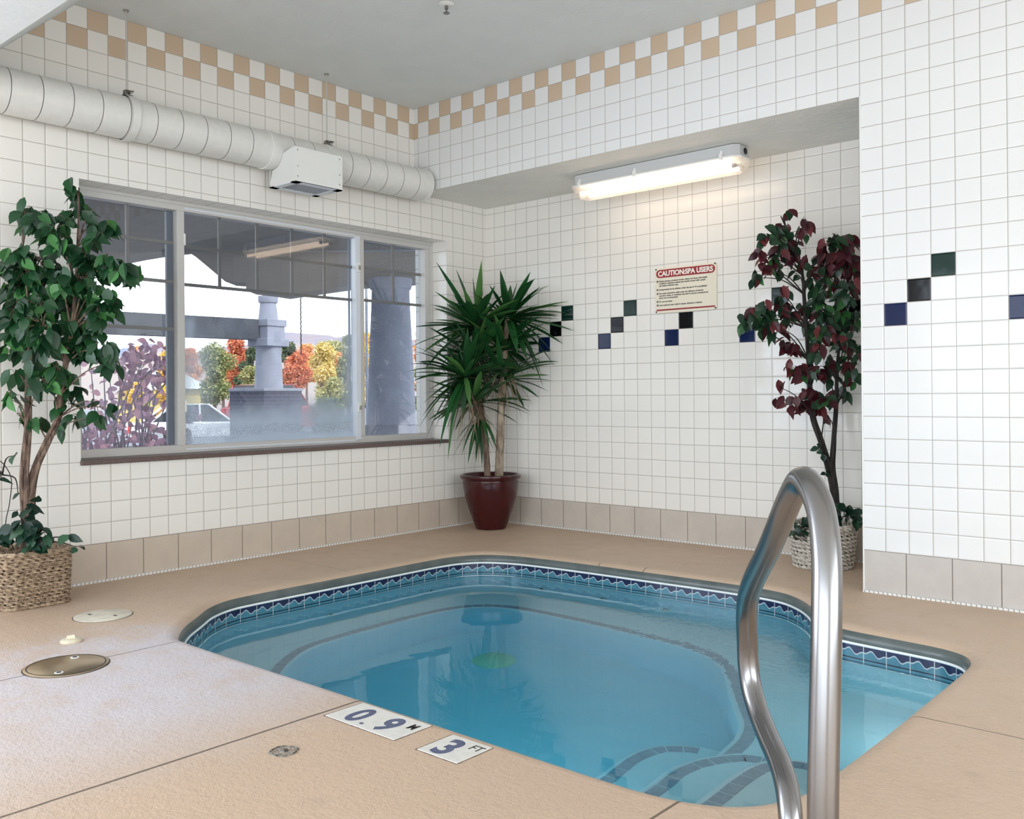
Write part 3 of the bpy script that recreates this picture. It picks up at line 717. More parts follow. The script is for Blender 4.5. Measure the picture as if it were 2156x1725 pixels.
def pane(name, y0, y1, z0, z1, x, mat):
    m = MB().add([(x, y0, z0), (x, y1, z0), (x, y1, z1), (x, y0, z1)], [(0, 1, 2, 3)])
    return part(m, name, mat, win)
pane('window_pane', -3.085, -2.52, 0.70, 2.088, -0.205, m_glass_l)
pane('window_pane', -2.474, -1.19, 0.680, 2.10, -0.185, m_glass_c)
pane('window_pane', -1.107, -0.517, 0.70, 2.088, -0.205, m_glass_r)
bw = 0.0095
wpart([((-0.213, -2.797 - bw, 1.669), (-0.20, -2.797 + bw, 2.088)), ((-0.213, -3.085, 1.90 - bw), (-0.199, -2.52, 1.90 + bw)), ((-0.213, -3.085, 1.669 - bw), (-0.199, -2.52, 1.669 + bw)), ((-0.213, -3.085, 1.388 - bw), (-0.199, -2.52, 1.388 + bw))], 'grille', m_muntin, bevel=0)
wpart([((-0.196, y_ - bw, 1.658), (-0.186, y_ + bw, 2.10)) for y_ in (-2.221, -1.954, -1.689, -1.425)] + [((-0.196, -2.474, zz - bw), (-0.1855, -1.19, zz + bw)) for zz in (1.887, 1.658)], 'grille', m_muntin, bevel=0)
wpart([((-0.213, -0.792 - bw, 1.666), (-0.20, -0.792 + bw, 2.088))] + [((-0.213, -1.107, zz - bw), (-0.199, -0.517, zz + bw)) for zz in (1.898, 1.666)], 'grille', m_muntin, bevel=0)
for zc in (1.885, 0.905):
    l_ = wpart([((-0.147, -1.178, zc - 0.035), (-0.138, -1.150, zc + 0.035))], 'latch', m_white_metal)
    k_ = MB().box((-0.140, -1.170, zc - 0.018), (-0.126, -1.158, zc + 0.012)).build('latch_lever', m_galv); bpy.context.view_layer.update(); place(k_, l_)
for zc in (1.92, 0.93):
    wpart([((-0.153, -2.482, zc - 0.035), (-0.143, -2.470, zc + 0.035))], 'hinge', m_white_metal)
wpart([((-0.225, OY0 - 0.004, 0.628), (0.020, OY1 + 0.0, 0.655))], 'window_sill', m_granite, bevel=0.004)

# ------------------------------------------------------------------ duct along the window wall
DX, DZ, DR = 0.130, 2.475, 0.112
DEND = -0.800
duct = thing('air_duct', 'long white-painted spiral air duct running along the wall above the window', 'duct', (DX, -3.0, DZ))
prof = []; y = DEND
prof = [(DR - 0.006, y), (DR, y - 0.003)]
yy = y - 0.005; k = 0
seams = []
y_s = y - 0.13
while y_s > -3.68: seams.append(y_s); y_s -= 0.147
for ys in seams:
    prof += [(DR, ys + 0.002), (DR - 0.004, ys + 0.0005), (DR - 0.004, ys - 0.0005), (DR, ys - 0.002)]
prof.append((DR, -3.72))
part(MB().lathe([(r_, h_) for r_, h_ in prof], (DX, 0, DZ), 48, 'y'), 'duct_pipe', [m_duct, simple('seam_shade', (0.22, 0.21, 0.19), 0.8)], duct, smooth=True, angle=20)
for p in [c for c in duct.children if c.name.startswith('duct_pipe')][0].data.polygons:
    if abs(p.normal.y) < 0.99 and math.hypot(p.center.x - DX, p.center.z - DZ) < DR - 0.0012 and len(p.vertices) == 4: p.material_index = 1  # groove faces coloured dark, the shade in the seams painted on
for yb in (-2.10, -1.66):
    part(MB().lathe([(DR, yb + 0.02), (DR + 0.006, yb + 0.018), (DR + 0.006, yb - 0.018), (DR, yb - 0.02)], (DX, 0, DZ), 48, 'y', capa=False, capb=False), 'coupling_band', m_duct, duct, smooth=True)
part(MB().lathe([(DR + 0.005, DEND + 0.002), (DR + 0.005, DEND - 0.014)], (DX, 0, DZ), 48, 'y'), 'end_cap', m_duct, duct, smooth=True)
# diffuser box
vb = thing('air_vent_box', 'white sheet-metal air outlet box with a slotted grille, hung under the air duct', 'air vent', (0.23, -1.88, 2.25))
bx0, bx1, by0, by1, bz0, bz1 = 0.100, 0.360, -2.052, -1.702, 2.262, 2.468
mb = MB(); mb.box((bx0, by0, bz0), (bx0 + 0.006, by1, bz1)); mb.box((bx1 - 0.004, by0 - 0.002, bz0 - 0.004), (bx1, by1 + 0.002, bz1))
for ya, yb in ((by0, by0 + 0.004), (by1 - 0.004, by1)):   # side cheeks cut round the duct
    pts = [(bx0, bz0), (bx1 - 0.004, bz0), (bx1 - 0.004, bz1)]
    arc = []
    for t in range(0, 13):
        a = math.radians(0 + (-(t) * 180 / 12)); arc.append((DX + (DR + 0.004) * math.cos(a), DZ + (DR + 0.004) * math.sin(a)))
    arc = [q for q in arc if q[0] >= bx0 and q[1] <= bz1]
    pts += arc; mb.hull([(x_, ya, z_) for x_, z_ in pts], [(x_, yb, z_) for x_, z_ in pts])
part(mb, 'vent_housing', m_white_metal, vb)
mb = MB(); mb.box((bx0, by0, bz0 - 0.006), (bx1, by0 + 0.045, bz0)); mb.box((bx0, by1 - 0.045, bz0 - 0.006), (bx1, by1, bz0)); mb.box((bx0, by0, bz0 - 0.006), (bx0 + 0.045, by1, bz0)); mb.box((bx1 - 0.045, by0, bz0 - 0.006), (bx1, by1, bz0))
gr = part(mb, 'vent_grille', m_alu_bright, vb)
mb = MB(); ns = 15
for i in range(ns):
    yc = by0 + 0.05 + (by1 - by0 - 0.10) * i / (ns - 1); mb.hull([(bx0 + 0.04, yc - 0.003, bz0 - 0.004), (bx0 + 0.04, yc - 0.001, bz0 - 0.004), (bx0 + 0.04, yc + 0.008, bz0 + 0.012), (bx0 + 0.04, yc + 0.006, bz0 + 0.012)], [(bx1 - 0.04, yc - 0.003, bz0 - 0.004), (bx1 - 0.04, yc - 0.001, bz0 - 0.004), (bx1 - 0.04, yc + 0.008, bz0 + 0.012), (bx1 - 0.04, yc + 0.006, bz0 + 0.012)])
sl = mb.build('grille_blades', m_alu_bright); bpy.context.view_layer.update(); place(sl, gr)
part(MB().box((bx0 + 0.01, by0 + 0.01, bz0 + 0.02), (bx1 - 0.01, by1 - 0.01, bz0 + 0.022)), 'vent_throat', m_dark, vb)
for zz in (bz0 + 0.03, bz0 + 0.09, bz1 - 0.02):
    for ya in (by0 + 0.02, by1 - 0.02): part(MB().lathe([(0.005, 0), (0.003, 0.003)], (bx1, ya, zz), 8, 'x'), 'screw', m_galv, vb)
# hangers
for i, (hy, nm) in enumerate(((-2.960, 'thin duct hanger rod nearer the sloped ceiling, strapped round the duct'), (-1.640, 'thin duct hanger rod above the white air outlet box, strapped round the duct'))):
    h = thing('duct_hanger', nm, 'hanger', (DX, hy, H), group='rods that hang the air duct from the ceiling')
    part(MB().tube([(DX, hy, H - 0.002), (DX, hy, DZ + DR + 0.03)], 0.0042, 8), 'hanger_rod', m_rod, h, smooth=True)
    part(MB().lathe([(0.016, H - 0.006), (0.016, H)], (DX, hy, 0), 16), 'ceiling_washer', m_galv, h)
    mb = MB(); mb.box((DX - 0.02, hy - 0.022, DZ + DR + 0.004), (DX + 0.03, hy + 0.022, DZ + DR + 0.010)); mb.box((DX - 0.012, hy - 0.014, DZ + DR + 0.01), (DX + 0.014, hy + 0.014, DZ + DR + 0.036)); mb.tube([(DX - 0.045, hy, DZ + DR + 0.012), (DX + 0.0, hy, DZ + DR + 0.032), (DX + 0.055, hy, DZ + DR + 0.016)], 0.008, 6); mb.tube([(DX + 0.02, hy - 0.02, DZ + DR + 0.03), (DX + 0.06, hy + 0.01, DZ + DR + 0.02)], 0.004, 6)
    part(mb, 'clamp', m_grime, h)
    R_ = DR + 0.006; ring = [(R_, hy - 0.022), (R_ + 0.0015, hy - 0.022), (R_ + 0.0015, hy + 0.022), (R_, hy + 0.022)]
    part(MB().lathe(ring, (DX, 0, DZ), 48, 'y', capa=False, capb=False), 'strap', m_duct, h, smooth=True)

# ------------------------------------------------------------------ fluorescent fixture under the alcove ceiling
lamp = thing('fluorescent_light', 'long enclosed fluorescent light with a clear lens, lit, on the alcove ceiling', 'ceiling light', (1.78, -0.35, ZA))
fx0, fx1, fy0, fy1 = 1.175, 2.385, -0.428, -0.262
def tapered(m, x0, x1, y0, y1, z0, z1, ins_x, ins_y, cx=0.03):
    def oct_(x0, x1, y0, y1, c, z): return [(x0 + c, y0, z), (x1 - c, y0, z), (x1, y0 + c, z), (x1, y1 - c, z), (x1 - c, y1, z), (x0 + c, y1, z), (x0, y1 - c, z), (x0, y0 + c, z)]
    m.hull(oct_(x0 + ins_x, x1 - ins_x, y0 + ins_y, y1 - ins_y, cx, z0), oct_(x0, x1, y0, y1, cx, z1)); return m
mb = MB(); tapered(mb, fx0, fx1, fy0, fy1, 2.366, ZA - 0.004, -0.004, -0.004)
part(mb, 'fixture_housing', m_fix, lamp, bevel=0.004)
mb = MB(); tapered(mb, fx0 - 0.016, fx1 + 0.016, fy0 - 0.016, fy1 + 0.016, 2.360, 2.368, 0, 0, 0.035)
part(mb, 'lens_rim', m_white_metal, lamp, bevel=0.002)
mb = MB()
def octv(x0, x1, y0, y1, c, z): return [(x0 + c, y0, z), (x1 - c, y0, z), (x1, y0 + c, z), (x1, y1 - c, z), (x1 - c, y1, z), (x0 + c, y1, z), (x0, y1 - c, z), (x0, y0 + c, z)]
A = octv(fx0 - 0.010, fx1 + 0.010, fy0 - 0.010, fy1 + 0.010, 0.034, 2.360); B_ = octv(fx0 + 0.0, fx1 - 0.0, fy0 + 0.002, fy1 - 0.002, 0.032, 2.315); C_ = octv(fx0 + 0.03, fx1 - 0.03, fy0 + 0.03, fy1 - 0.03, 0.02, 2.288)
mb.add(A + B_ + C_, [(i, (i + 1) % 8, 8 + (i + 1) % 8, 8 + i) for i in range(8)] + [(8 + i, 8 + (i + 1) % 8, 16 + (i + 1) % 8, 16 + i) for i in range(8)] + [tuple(range(23, 15, -1))])
part(mb, 'lens', m_lens, lamp)
for yy in (-0.394, -0.296):
    tb = part(MB().lathe([(0.013, fx0 + 0.05), (0.013, fx1 - 0.05)], (0, yy, 2.318), 16, 'x'), 'fluorescent_tube', m_tube, lamp, smooth=True)
    for xa in (fx0 + 0.03, fx1 - 0.05): m2 = MB().lathe([(0.0135, xa), (0.0135, xa + 0.02)], (0, yy, 2.318), 12, 'x').build('tube_cap', m_galv); bpy.context.view_layer.update(); place(m2, tb)
for xa in (1.245, 1.68, 2.285):
    part(MB().box((xa - 0.011, fy0 - 0.022, 2.352), (xa + 0.011, fy0 - 0.003, 2.388)).box((xa - 0.008, fy0 - 0.012, 2.388), (xa + 0.008, fy0, 2.405)), 'lens_clip', m_white_metal, lamp, bevel=0.002)
part(MB().lathe([(0.020, fx1 - 0.002), (0.020, fx1 + 0.006), (0.012, fx1 + 0.010)], (0, -0.335, 2.405), 20, 'x'), 'conduit_plug', m_dark, lamp, smooth=True)

# ------------------------------------------------------------------ sprinkler
sp_ = thing('sprinkler_head', 'small chrome fire sprinkler head with a round collar on the ceiling', 'sprinkler', (1.456, -1.872, H))
part(MB().lathe([(0.040, H - 0.001), (0.040, H - 0.004), (0.030, H - 0.010), (0.014, H - 0.012)], (1.456, -1.872, 0), 28), 'collar', m_white_metal, sp_, smooth=True)
part(MB().lathe([(0.010, H - 0.012), (0.010, H - 0.028), (0.004, H - 0.034), (0.004, H - 0.046)], (1.456, -1.872, 0), 14), 'nozzle', m_steel, sp_, smooth=True)
part(MB().lathe([(0.014, H - 0.046), (0.018, H - 0.050), (0.016, H - 0.052)], (1.456, -1.872, 0), 20), 'deflector', m_steel, sp_, smooth=True)

# ------------------------------------------------------------------ text helper
def text(name, body, size, loc, rot, mat, parent, align='LEFT', off=0.0, ext=0.0005, sx=1.0, sy=1.0, sp=1.0):
    cu = bpy.data.curves.new(name, 'FONT'); cu.body = body; cu.size = size; cu.align_x = align; cu.offset = off; cu.extrude = ext; cu.space_character = sp
    cu.materials.append(mat); o0 = bpy.data.objects.new(name, cu); col.objects.link(o0); bpy.context.view_layer.update()
    me_ = bpy.data.meshes.new_from_object(o0); bpy.data.objects.remove(o0); o = bpy.data.objects.new(name, me_); col.objects.link(o)
    o.location = loc; o.rotation_euler = rot; o.scale = (sx, sy, 1); bpy.context.view_layer.update(); return place(o, parent)
# ------------------------------------------------------------------ caution sign
sg = thing('caution_sign', 'cream spa caution sign with a red heading bar, screwed to the tiled alcove wall', 'sign', (1.785, -0.004, 1.52))
def rrect(x0, x1, z0, z1, r, n_=6):
    pts = []
    for cx_, cz_, a0 in ((x1 - r, z1 - r, 0), (x0 + r, z1 - r, 90), (x0 + r, z0 + r, 180), (x1 - r, z0 + r, 270)):
        for i in range(n_ + 1): a = math.radians(a0 + 90 * i / n_); pts.append((cx_ + r * math.cos(a), cz_ + r * math.sin(a)))
    return pts
def plate(x0, x1, z0, z1, r, ya, yb, name, mat):
    q = rrect(x0, x1, z0, z1, r); return part(MB().hull([(a, ya, b) for a, b in q], [(a, yb, b) for a, b in q]), name, mat, sg)
SX0, SX1, SZ0, SZ1 = 1.554, 2.015, 1.522, 1.825
plate(SX0, SX1, SZ0, SZ1, 0.018, -0.008, -0.001, 'sign_board', m_sign)
plate(SX0 + 0.008, SX1 - 0.010, SZ1 - 0.066, SZ1 - 0.012, 0.0269, -0.0092, -0.0079, 'heading_bar', m_red)
plate(SX0 + 0.010, SX1 - 0.012, SZ0 + 0.016, SZ0 + 0.026, 0.004, -0.0092, -0.0079, 'footer_bar', m_red)
RX = (PI / 2, 0, 0)
text('heading_text', 'CAUTION:SPA USERS', 0.046, ((SX0 + SX1) / 2 - 0.001, -0.0096, SZ1 - 0.0545), RX, m_signwhite, sg, 'CENTER', 0.0016, sx=0.97, sp=0.98)
lines = [(1, 0.094, 'Elderly persons, pregnant women, infants and those with health'), (0, 0.109, 'conditions requiring medical care should consult with a physi-'), (0, 0.124, 'cian before entering a spa.'),
         (2, 0.150, 'Unsupervised use by children under the age of 14 is prohibited.'), (3, 0.176, 'Hot water immersion while under the influence of alcohol,'), (0, 0.191, 'narcotics, drugs, or medicines may lead to serious consequences'), (0, 0.206, 'and is not recommended.'),
         (4, 0.230, 'Do not use alone.'), (5, 0.254, 'Long exposure may result in nausea, dizziness or fainting.')]
for num, dz, body in lines:
    text('rule_text', body, 0.0152, (SX0 + 0.030, -0.0088, SZ1 - dz), RX, m_ink, sg, 'LEFT', 0.0003, sx=0.93, ext=0.0003)
    if num:
        b_ = part(MB().lathe([(0.0068, -0.0092), (0.0068, -0.0079)], (SX0 + 0.018, 0, SZ1 - dz + 0.005), 16, 'y'), 'number_disc', m_ink, sg)
        text('number_text', str(num), 0.011, (SX0 + 0.018, -0.0096, SZ1 - dz + 0.0012), RX, m_signwhite, sg, 'CENTER', 0.0, ext=0.0002)
for xa in (SX0 + 0.008, SX1 - 0.010):
    for za_ in (SZ0 + 0.010, SZ1 - 0.008): part(MB().lathe([(0.0052, -0.011), (0.0052, -0.0079)], (xa, 0, za_), 12, 'y'), 'screw', m_ink, sg)

# ------------------------------------------------------------------ deck fittings
def marker(name, label, tiles, texts):
    t = thing(name, label, 'depth marker', (tiles[0][0], tiles[0][1], 0))
    for (x0, y0, x1, y1) in tiles: part(MB().box((x0, y0, -0.002), (x1, y1, 0.0025)), 'marker_tile', m_marker, t, bevel=0.001)
    q = MB(); x0 = min(a[0] for a in tiles); x1 = max(a[2] for a in tiles); y0 = min(a[1] for a in tiles); y1 = max(a[3] for a in tiles)
    q.box((x0 - 0.005, y0 - 0.003, 0.0), (x0 - 0.0005, y1 + 0.003, 0.0012)); q.box((x0, y0 - 0.003, 0.0), (x1, y0 - 0.0005, 0.001)); q.box((x1 + 0.0005, y0, 0), (x1 + 0.003, y1, 0.001)); q.box((x0, y1 + 0.0005, 0), (x1, y1 + 0.0025, 0.001))
    part(q, 'sunk_joint', m_bark, t)
    for body, size, x, y, off, sx, sy, m_ in texts: text('marker_text', body, size, (x, y, 0.0028), (0, 0, 0), m_, t, 'CENTER', off, 0.0003, sx, sy)
marker('depth_marker', 'two white deck tiles lettered 0.9 M in blue beside the pool edge', [(2.606, -3.568, 2.763, -3.419), (2.765, -3.568, 2.922, -3.419)],
       [('0', 0.145, 2.690, -3.547, 0.005, 0.86, 1.0, m_marker_ink), ('.', 0.13, 2.748, -3.547, 0.001, 0.9, 0.7, m_marker_ink), ('9', 0.145, 2.822, -3.545, 0.005, 0.86, 1.0, m_marker_ink), ('M', 0.050, 2.892, -3.482, 0.002, 0.75, 1.0, m_ink)])
marker('depth_marker', 'single white deck tile lettered 3 FT in blue beside the pool edge', [(3.022, -3.572, 3.177, -3.430)],
       [('3', 0.150, 3.082, -3.556, 0.005, 0.86, 0.98, m_marker_ink), ('FT', 0.048, 3.150, -3.482, 0.0, 0.85, 1.0, m_ink)])
def disc_thing(name, label, cat, c, r, h, mat):
    t = thing(name, label, cat, (c[0], c[1], 0))
    part(MB().lathe([(r, 0.0), (r, h * 0.7), (r - 0.003, h), (0.0, h)], (c[0], c[1], 0), 56, capb=False), 'lid', mat, t, smooth=True, angle=30)
    part(MB().lathe([(r + 0.0005, 0.0005), (r + 0.004, 0.001), (r + 0.004, 0.0)], (c[0], c[1], 0), 56, capa=False, capb=False), 'rim_gap', m_dark, t)
    return t
t = disc_thing('skimmer_lid', 'round cream plastic skimmer lid with two finger slots, in the deck near the pool corner', 'lid', (0.774, -3.405), 0.122, 0.004, m_lid)
for k, (dx, dy) in enumerate(((-0.055, -0.035), (0.055, 0.03))): part(MB().box((0.774 + dx - 0.012, -3.405 + dy - 0.006, 0.0035), (0.774 + dx + 0.012, -3.405 + dy + 0.006, 0.0046)), 'finger_slot', m_dark, t)
t = disc_thing('valve_cover', 'larger round bronze-coloured cover plate with two recessed screws, in the deck over a joint', 'cover plate', (1.444, -3.850), 0.143, 0.005, m_brass)
part(MB().lathe([(0.134, 0.0048), (0.134, 0.0054), (0.130, 0.0054), (0.130, 0.0048)], (1.444, -3.850, 0), 48, capa=False, capb=False), 'lid_ring', m_dark, t)
for dx, dy in ((-0.075, 0.062), (0.078, -0.060)):
    s_ = part(MB().lathe([(0.016, 0.0048), (0.014, 0.0062)], (1.444 + dx, -3.850 + dy, 0), 16), 'screw_cup', m_white_metal, t); m2 = MB().lathe([(0.009, 0.0060), (0.009, 0.0068)], (1.444 + dx, -3.850 + dy, 0), 8).build('screw', m_dark); bpy.context.view_layer.update(); place(m2, s_)
t = thing('deck_plug', 'small cream plastic cap with a raised finger tab, lying on the deck', 'cap', (1.110, -3.690, 0))
part(MB().lathe([(0.040, 0.0), (0.041, 0.006), (0.036, 0.010), (0.022, 0.013), (0.0, 0.014)], (1.110, -3.690, 0), 32, capb=False), 'cap_body', m_cream, t, smooth=True)
part(MB().hull([(1.095, -3.705, 0.012), (1.101, -3.708, 0.012), (1.103, -3.704, 0.024), (1.099, -3.702, 0.024)], [(1.118, -3.676, 0.012), (1.124, -3.679, 0.012), (1.119, -3.681, 0.028), (1.115, -3.679, 0.028)]), 'finger_tab', m_cream, t)
t = thing('deck_anchor', 'small worn round anchor fitting set flush in the bare deck, front left', 'anchor', (2.749, -3.817, 0))
mb = MB()
random.seed(4)
ringp = []
for k in range(36):
    a = 2 * PI * k / 36; r0 = 0.036 + random.uniform(-0.003, 0.003); ringp.append((2.749 + r0 * math.cos(a), -3.817 + r0 * math.sin(a), 0.001))
mb.tube(ringp, 0.003, 6, closed=True)
part(mb, 'chipped_ring', m_grime, t, smooth=True)
part(MB().lathe([(0.033, 0.0), (0.032, 0.0016), (0.0, 0.002)], (2.749, -3.817, 0), 28, capb=False), 'mortar_bed', simple('chipped_mortar', (0.42, 0.36, 0.30), 0.9, color2=(0.22, 0.17, 0.13), scale=140, bump=0.8, bscale=200), t)
part(MB().lathe([(0.014, 0.001), (0.012, 0.004), (0.0, 0.005)], (2.749, -3.817, 0), 16, capb=False), 'plug', m_grime, t, smooth=True)

# ------------------------------------------------------------------ hand rail
rail = thing('pool_handrail', 'bent brushed stainless steel figure-four handrail at the pool corner', 'handrail', (4.32, -3.90, 0))
rp = [(4.319, -3.908, -0.002), (4.3165, -3.902, 0.15), (4.314, -3.893, 0.33), (4.309, -3.868, 0.52), (4.304, -3.848, 0.63), (4.294, -3.823, 0.71), (4.272, -3.790, 0.778), (4.237, -3.752, 0.818), (4.203, -3.715, 0.822), (4.168, -3.676, 0.790), (4.128, -3.632, 0.740), (4.055, -3.540, 0.658), (3.978, -3.447, 0.578),
      (3.931, -3.385, 0.520), (3.900, -3.335, 0.460), (3.886, -3.305, 0.390), (3.886, -3.300, 0.330), (3.902, -3.313, 0.278), (3.940, -3.350, 0.235), (3.990, -3.405, 0.208), (4.040, -3.460, 0.185), (4.078, -3.510, 0.158), (4.100, -3.543, 0.115), (4.108, -3.556, 0.05), (4.109, -3.558, -0.002)]
part(MB().tube(catmull(rp, 9, False), 0.0245, 32), 'rail_tube', m_steel, rail, smooth=True, angle=60)
for cx_, cy_ in ((4.319, -3.908), (4.109, -3.558)): part(MB().lathe([(0.052, 0.0), (0.052, 0.004), (0.030, 0.016), (0.026, 0.016)], (cx_, cy_, 0), 32, capb=False), 'escutcheon', m_steel, rail, smooth=True)

# ------------------------------------------------------------------ baskets
def basket(root, c, r0, r1, h, mat, rows, seed, sq=None, tw=1.6, strand=0.0065):
    random.seed(seed); nst = 30
    def rad(a, z, rr):
        ca, sa = math.cos(a), math.sin(a); q = 1.0
        if sq: q = (abs(ca) ** sq + abs(sa) ** sq) ** (-1 / sq)
        return Vector((c[0] + rr * q * ca, c[1] + rr * q * sa, z))
    m = MB()
    for k in range(nst):
        a = 2 * PI * k / nst; m.tube([rad(a, h * t, (r0 + (r1 - r0) * t) - 0.004) for t in (0.0, 0.35, 0.7, 1.0)], 0.006, 6)
    part(m, 'basket_stakes', mat, root, smooth=True)
    m = MB(); nseg = nst * 4
    for i in range(rows):
        z0 = h * (i + 0.5) / rows; rr = r0 + (r1 - r0) * z0 / h
        for s_ in range(2):
            pts = []
            for k in range(nseg):
                a = 2 * PI * k / nseg; ph = a * nst / 2 + i * tw + s_ * PI
                w = math.sin(ph); pts.append(rad(a, z0 + 0.30 * h / rows * math.cos(ph) + random.uniform(-0.001, 0.001), rr + 0.0075 * w))
            m.tube(pts, strand * random.uniform(0.85, 1.15), 6, closed=True)
    part(m, 'basket_weave', mat, root, smooth=True)
    m = MB(); pts = [rad(2 * PI * k / 48, h, r1) for k in range(48)]
    for s_ in range(2): m.tube([p + Vector((0, 0, 0.004 + 0.006 * math.sin(k * 1.3 + s_ * PI))) for k, p in enumerate(pts)], 0.008, 6, closed=True)
    pts = [rad(2 * PI * k / 48, 0.008, r0) for k in range(48)]; part(m, 'basket_rim', mat, root, smooth=True); m = MB(); m.tube(pts, 0.008, 6, closed=True)
    part(m, 'basket_foot', mat, root, smooth=True)
    part(MB().lathe([(r0 - 0.018, 0.01), (r1 - 0.02, h - 0.03), (0.0, h - 0.025)], (c[0], c[1], 0), 32, capb=False, sq=sq), 'basket_lining', m_soil, root, smooth=True)

# ------------------------------------------------------------------ foliage helpers
def path_px(pts):
    return [P(*q) for q in pts]
def cluster(mb, tw, px, py, rx, ry, cnt, d, dd, L, W, anchor, lim=None, mis=(0,), wts=None, hang=0.75):
    c = P(px, py, d); s_ = d / FPX
    base = Vector(anchor)
    hub = c + Vector((0, 0, ry * s_ * 0.5))
    midp = base.lerp(hub, 0.5) + Vector((random.uniform(-.02, .02), random.uniform(-.02, .02), 0.03))
    q = catmull([base, midp, hub], 4, False); tw.tube(q, [0.0045 - 0.0028 * i / (len(q) - 1) for i in range(len(q))], 5, cap=False)
    for k in range(cnt):
        a = random.uniform(0, 2 * PI); r_ = math.sqrt(random.random())
        p = c + rt * (rx * s_ * r_ * math.cos(a)) + up * (ry * s_ * r_ * math.sin(a)) + fw * random.uniform(-dd, dd)
        if lim: p = lim(p)
        out = (p - hub); out.z = 0
        dr = (out.normalized() if out.length > 1e-3 else Vector((1, 0, 0))) * random.uniform(0.2, 1.0) + Vector((random.uniform(-.4, .4), random.uniform(-.4, .4), -hang * random.uniform(0.3, 1.4)))
        dr.normalize(); nrm = -fw * random.uniform(0.3, 1.0) + Vector((random.uniform(-.6, .6), random.uniform(-.6, .6), random.uniform(0.1, 0.9)))
        LL = L * random.uniform(0.75, 1.15)
        st = p - dr * LL * 0.5
        if lim: st = lim(st); e_ = lim(st + dr * LL); dr = (e_ - st) if (e_ - st).length > 0.3 * LL else dr
        mb.leaf(st, dr, nrm, LL, W * random.uniform(0.85, 1.15), random.uniform(0.1, 0.45), random.uniform(0.05, 0.35), mi=random.choices(mis, wts)[0])
        tw.tube([hub.lerp(st, 0.15), hub.lerp(st, 0.6) + Vector((0, 0, 0.008)), st], 0.0012, 4, cap=False)
def nearest_on(paths, p):
    best = None
    for pt in paths:
        for q in pt:
            # attach a little below the cluster
            v = (q - p).length + (0.4 * max(0, q.z - p.z))
            if best is None or v < best[0]: best = (v, q)
    return best[1]

# ------------------------------------------------------------------ green ficus (left)
random.seed(11)
FC = (0.225, -3.515)
fic = thing('potted_ficus_tree', 'tall green artificial ficus in a brown wicker basket by the window, cut by the frame', 'plant', (FC[0], FC[1], 0))
dF = 4.36
basket(fic, FC, 0.150, 0.160, 0.255, m_wicker, 16, 3, sq=5, tw=2.2, strand=0.0048)
def limF(p):
    p = Vector(p); p.x = max(p.x, 0.035)
    if p.z < 0.24: p.z = max(p.z, 0.10)
    return p
T1 = path_px([(48, 1200, dF), (55, 1100, dF), (52, 1000, dF - .02), (58, 900, dF), (60, 820, dF + .02), (62, 740, dF), (60, 660, dF), (52, 590, dF + .03), (48, 520, dF)])
T2 = path_px([(52, 1200, dF), (60, 1080, dF), (72, 1000, dF + .01), (100, 930, dF + .02), (122, 880, dF + .02), (128, 830, dF + .02), (138, 770, dF), (150, 700, dF), (160, 600, dF), (164, 520, dF), (166, 440, dF), (166, 395, dF)])
def braid(paths, rs, seed):
    m = MB(); random.seed(seed)
    for pth, rad in zip(paths, rs):
        q = catmull(pth, 6, False); nq = len(q)
        for s_ in range(3):
            pts = []
            for i, p in enumerate(q):
                t = i / (nq - 1); a = s_ * 2 * PI / 3 + 7 * t; rr = rad * (1 - 0.88 * t); pts.append(p + (rt * math.cos(a) + fw * math.sin(a)) * rr * 0.62)
            m.tube(pts, [rad * (1 - 0.88 * i / (nq - 1)) * 0.62 for i in range(nq)], 8)
    return m
part(braid([T1, T2], [0.024, 0.022], 1), 'trunk', m_bark, fic, smooth=True)
random.seed(12)
lv = MB(); tw = MB()
cl = [(150, 408, 16, 22, 5), (163, 445, 20, 22, 7), (140, 470, 22, 22, 7), (50, 452, 20, 16, 6), (62, 470, 28, 20, 9), (85, 478, 30, 25, 13), (110, 500, 28, 22, 12), (130, 520, 22, 18, 9), (188, 460, 8, 18, 2), (200, 490, 12, 16, 3), (228, 488, 26, 14, 7), (200, 512, 16, 20, 6), (180, 540, 20, 30, 8),
      (205, 565, 22, 24, 10), (232, 568, 24, 20, 12), (262, 575, 24, 18, 11), (284, 588, 15, 14, 6), (140, 545, 20, 10, 3), (22, 550, 16, 14, 5), (50, 540, 22, 20, 8), (45, 580, 40, 28, 20), (85, 560, 35, 25, 14), (15, 575, 20, 16, 6), (105, 590, 35, 25, 16), (130, 600, 26, 26, 12), (60, 620, 50, 30, 22), (20, 620, 25, 25, 10),
      (175, 600, 26, 26, 10), (190, 625, 26, 20, 9), (222, 640, 24, 22, 9), (240, 655, 12, 18, 4), (35, 665, 38, 28, 18), (85, 660, 40, 30, 20), (130, 650, 30, 28, 14), (160, 655, 24, 26, 10), (205, 675, 28, 28, 14), (30, 705, 32, 26, 12), (90, 700, 42, 28, 18), (150, 700, 30, 26, 12), (195, 710, 30, 20, 10),
      (35, 745, 36, 20, 10), (90, 735, 40, 22, 12), (180, 740, 40, 20, 14), (222, 745, 28, 16, 9), (232, 772, 22, 18, 7), (145, 735, 26, 24, 9), (120, 785, 28, 20, 7), (85, 790, 26, 18, 6), (35, 800, 20, 18, 4), (100, 815, 16, 16, 5), (145, 815, 24, 20, 7), (75, 835, 12, 14, 3), (25, 850, 18, 16, 4), (35, 880, 18, 16, 4), (78, 895, 10, 14, 3),
      (155, 845, 24, 12, 4), (132, 870, 8, 18, 2), (165, 882, 18, 10, 4), (200, 885, 14, 12, 3), (140, 905, 8, 14, 1), (234, 866, 10, 12, 2), (196, 848, 8, 6, 1)]
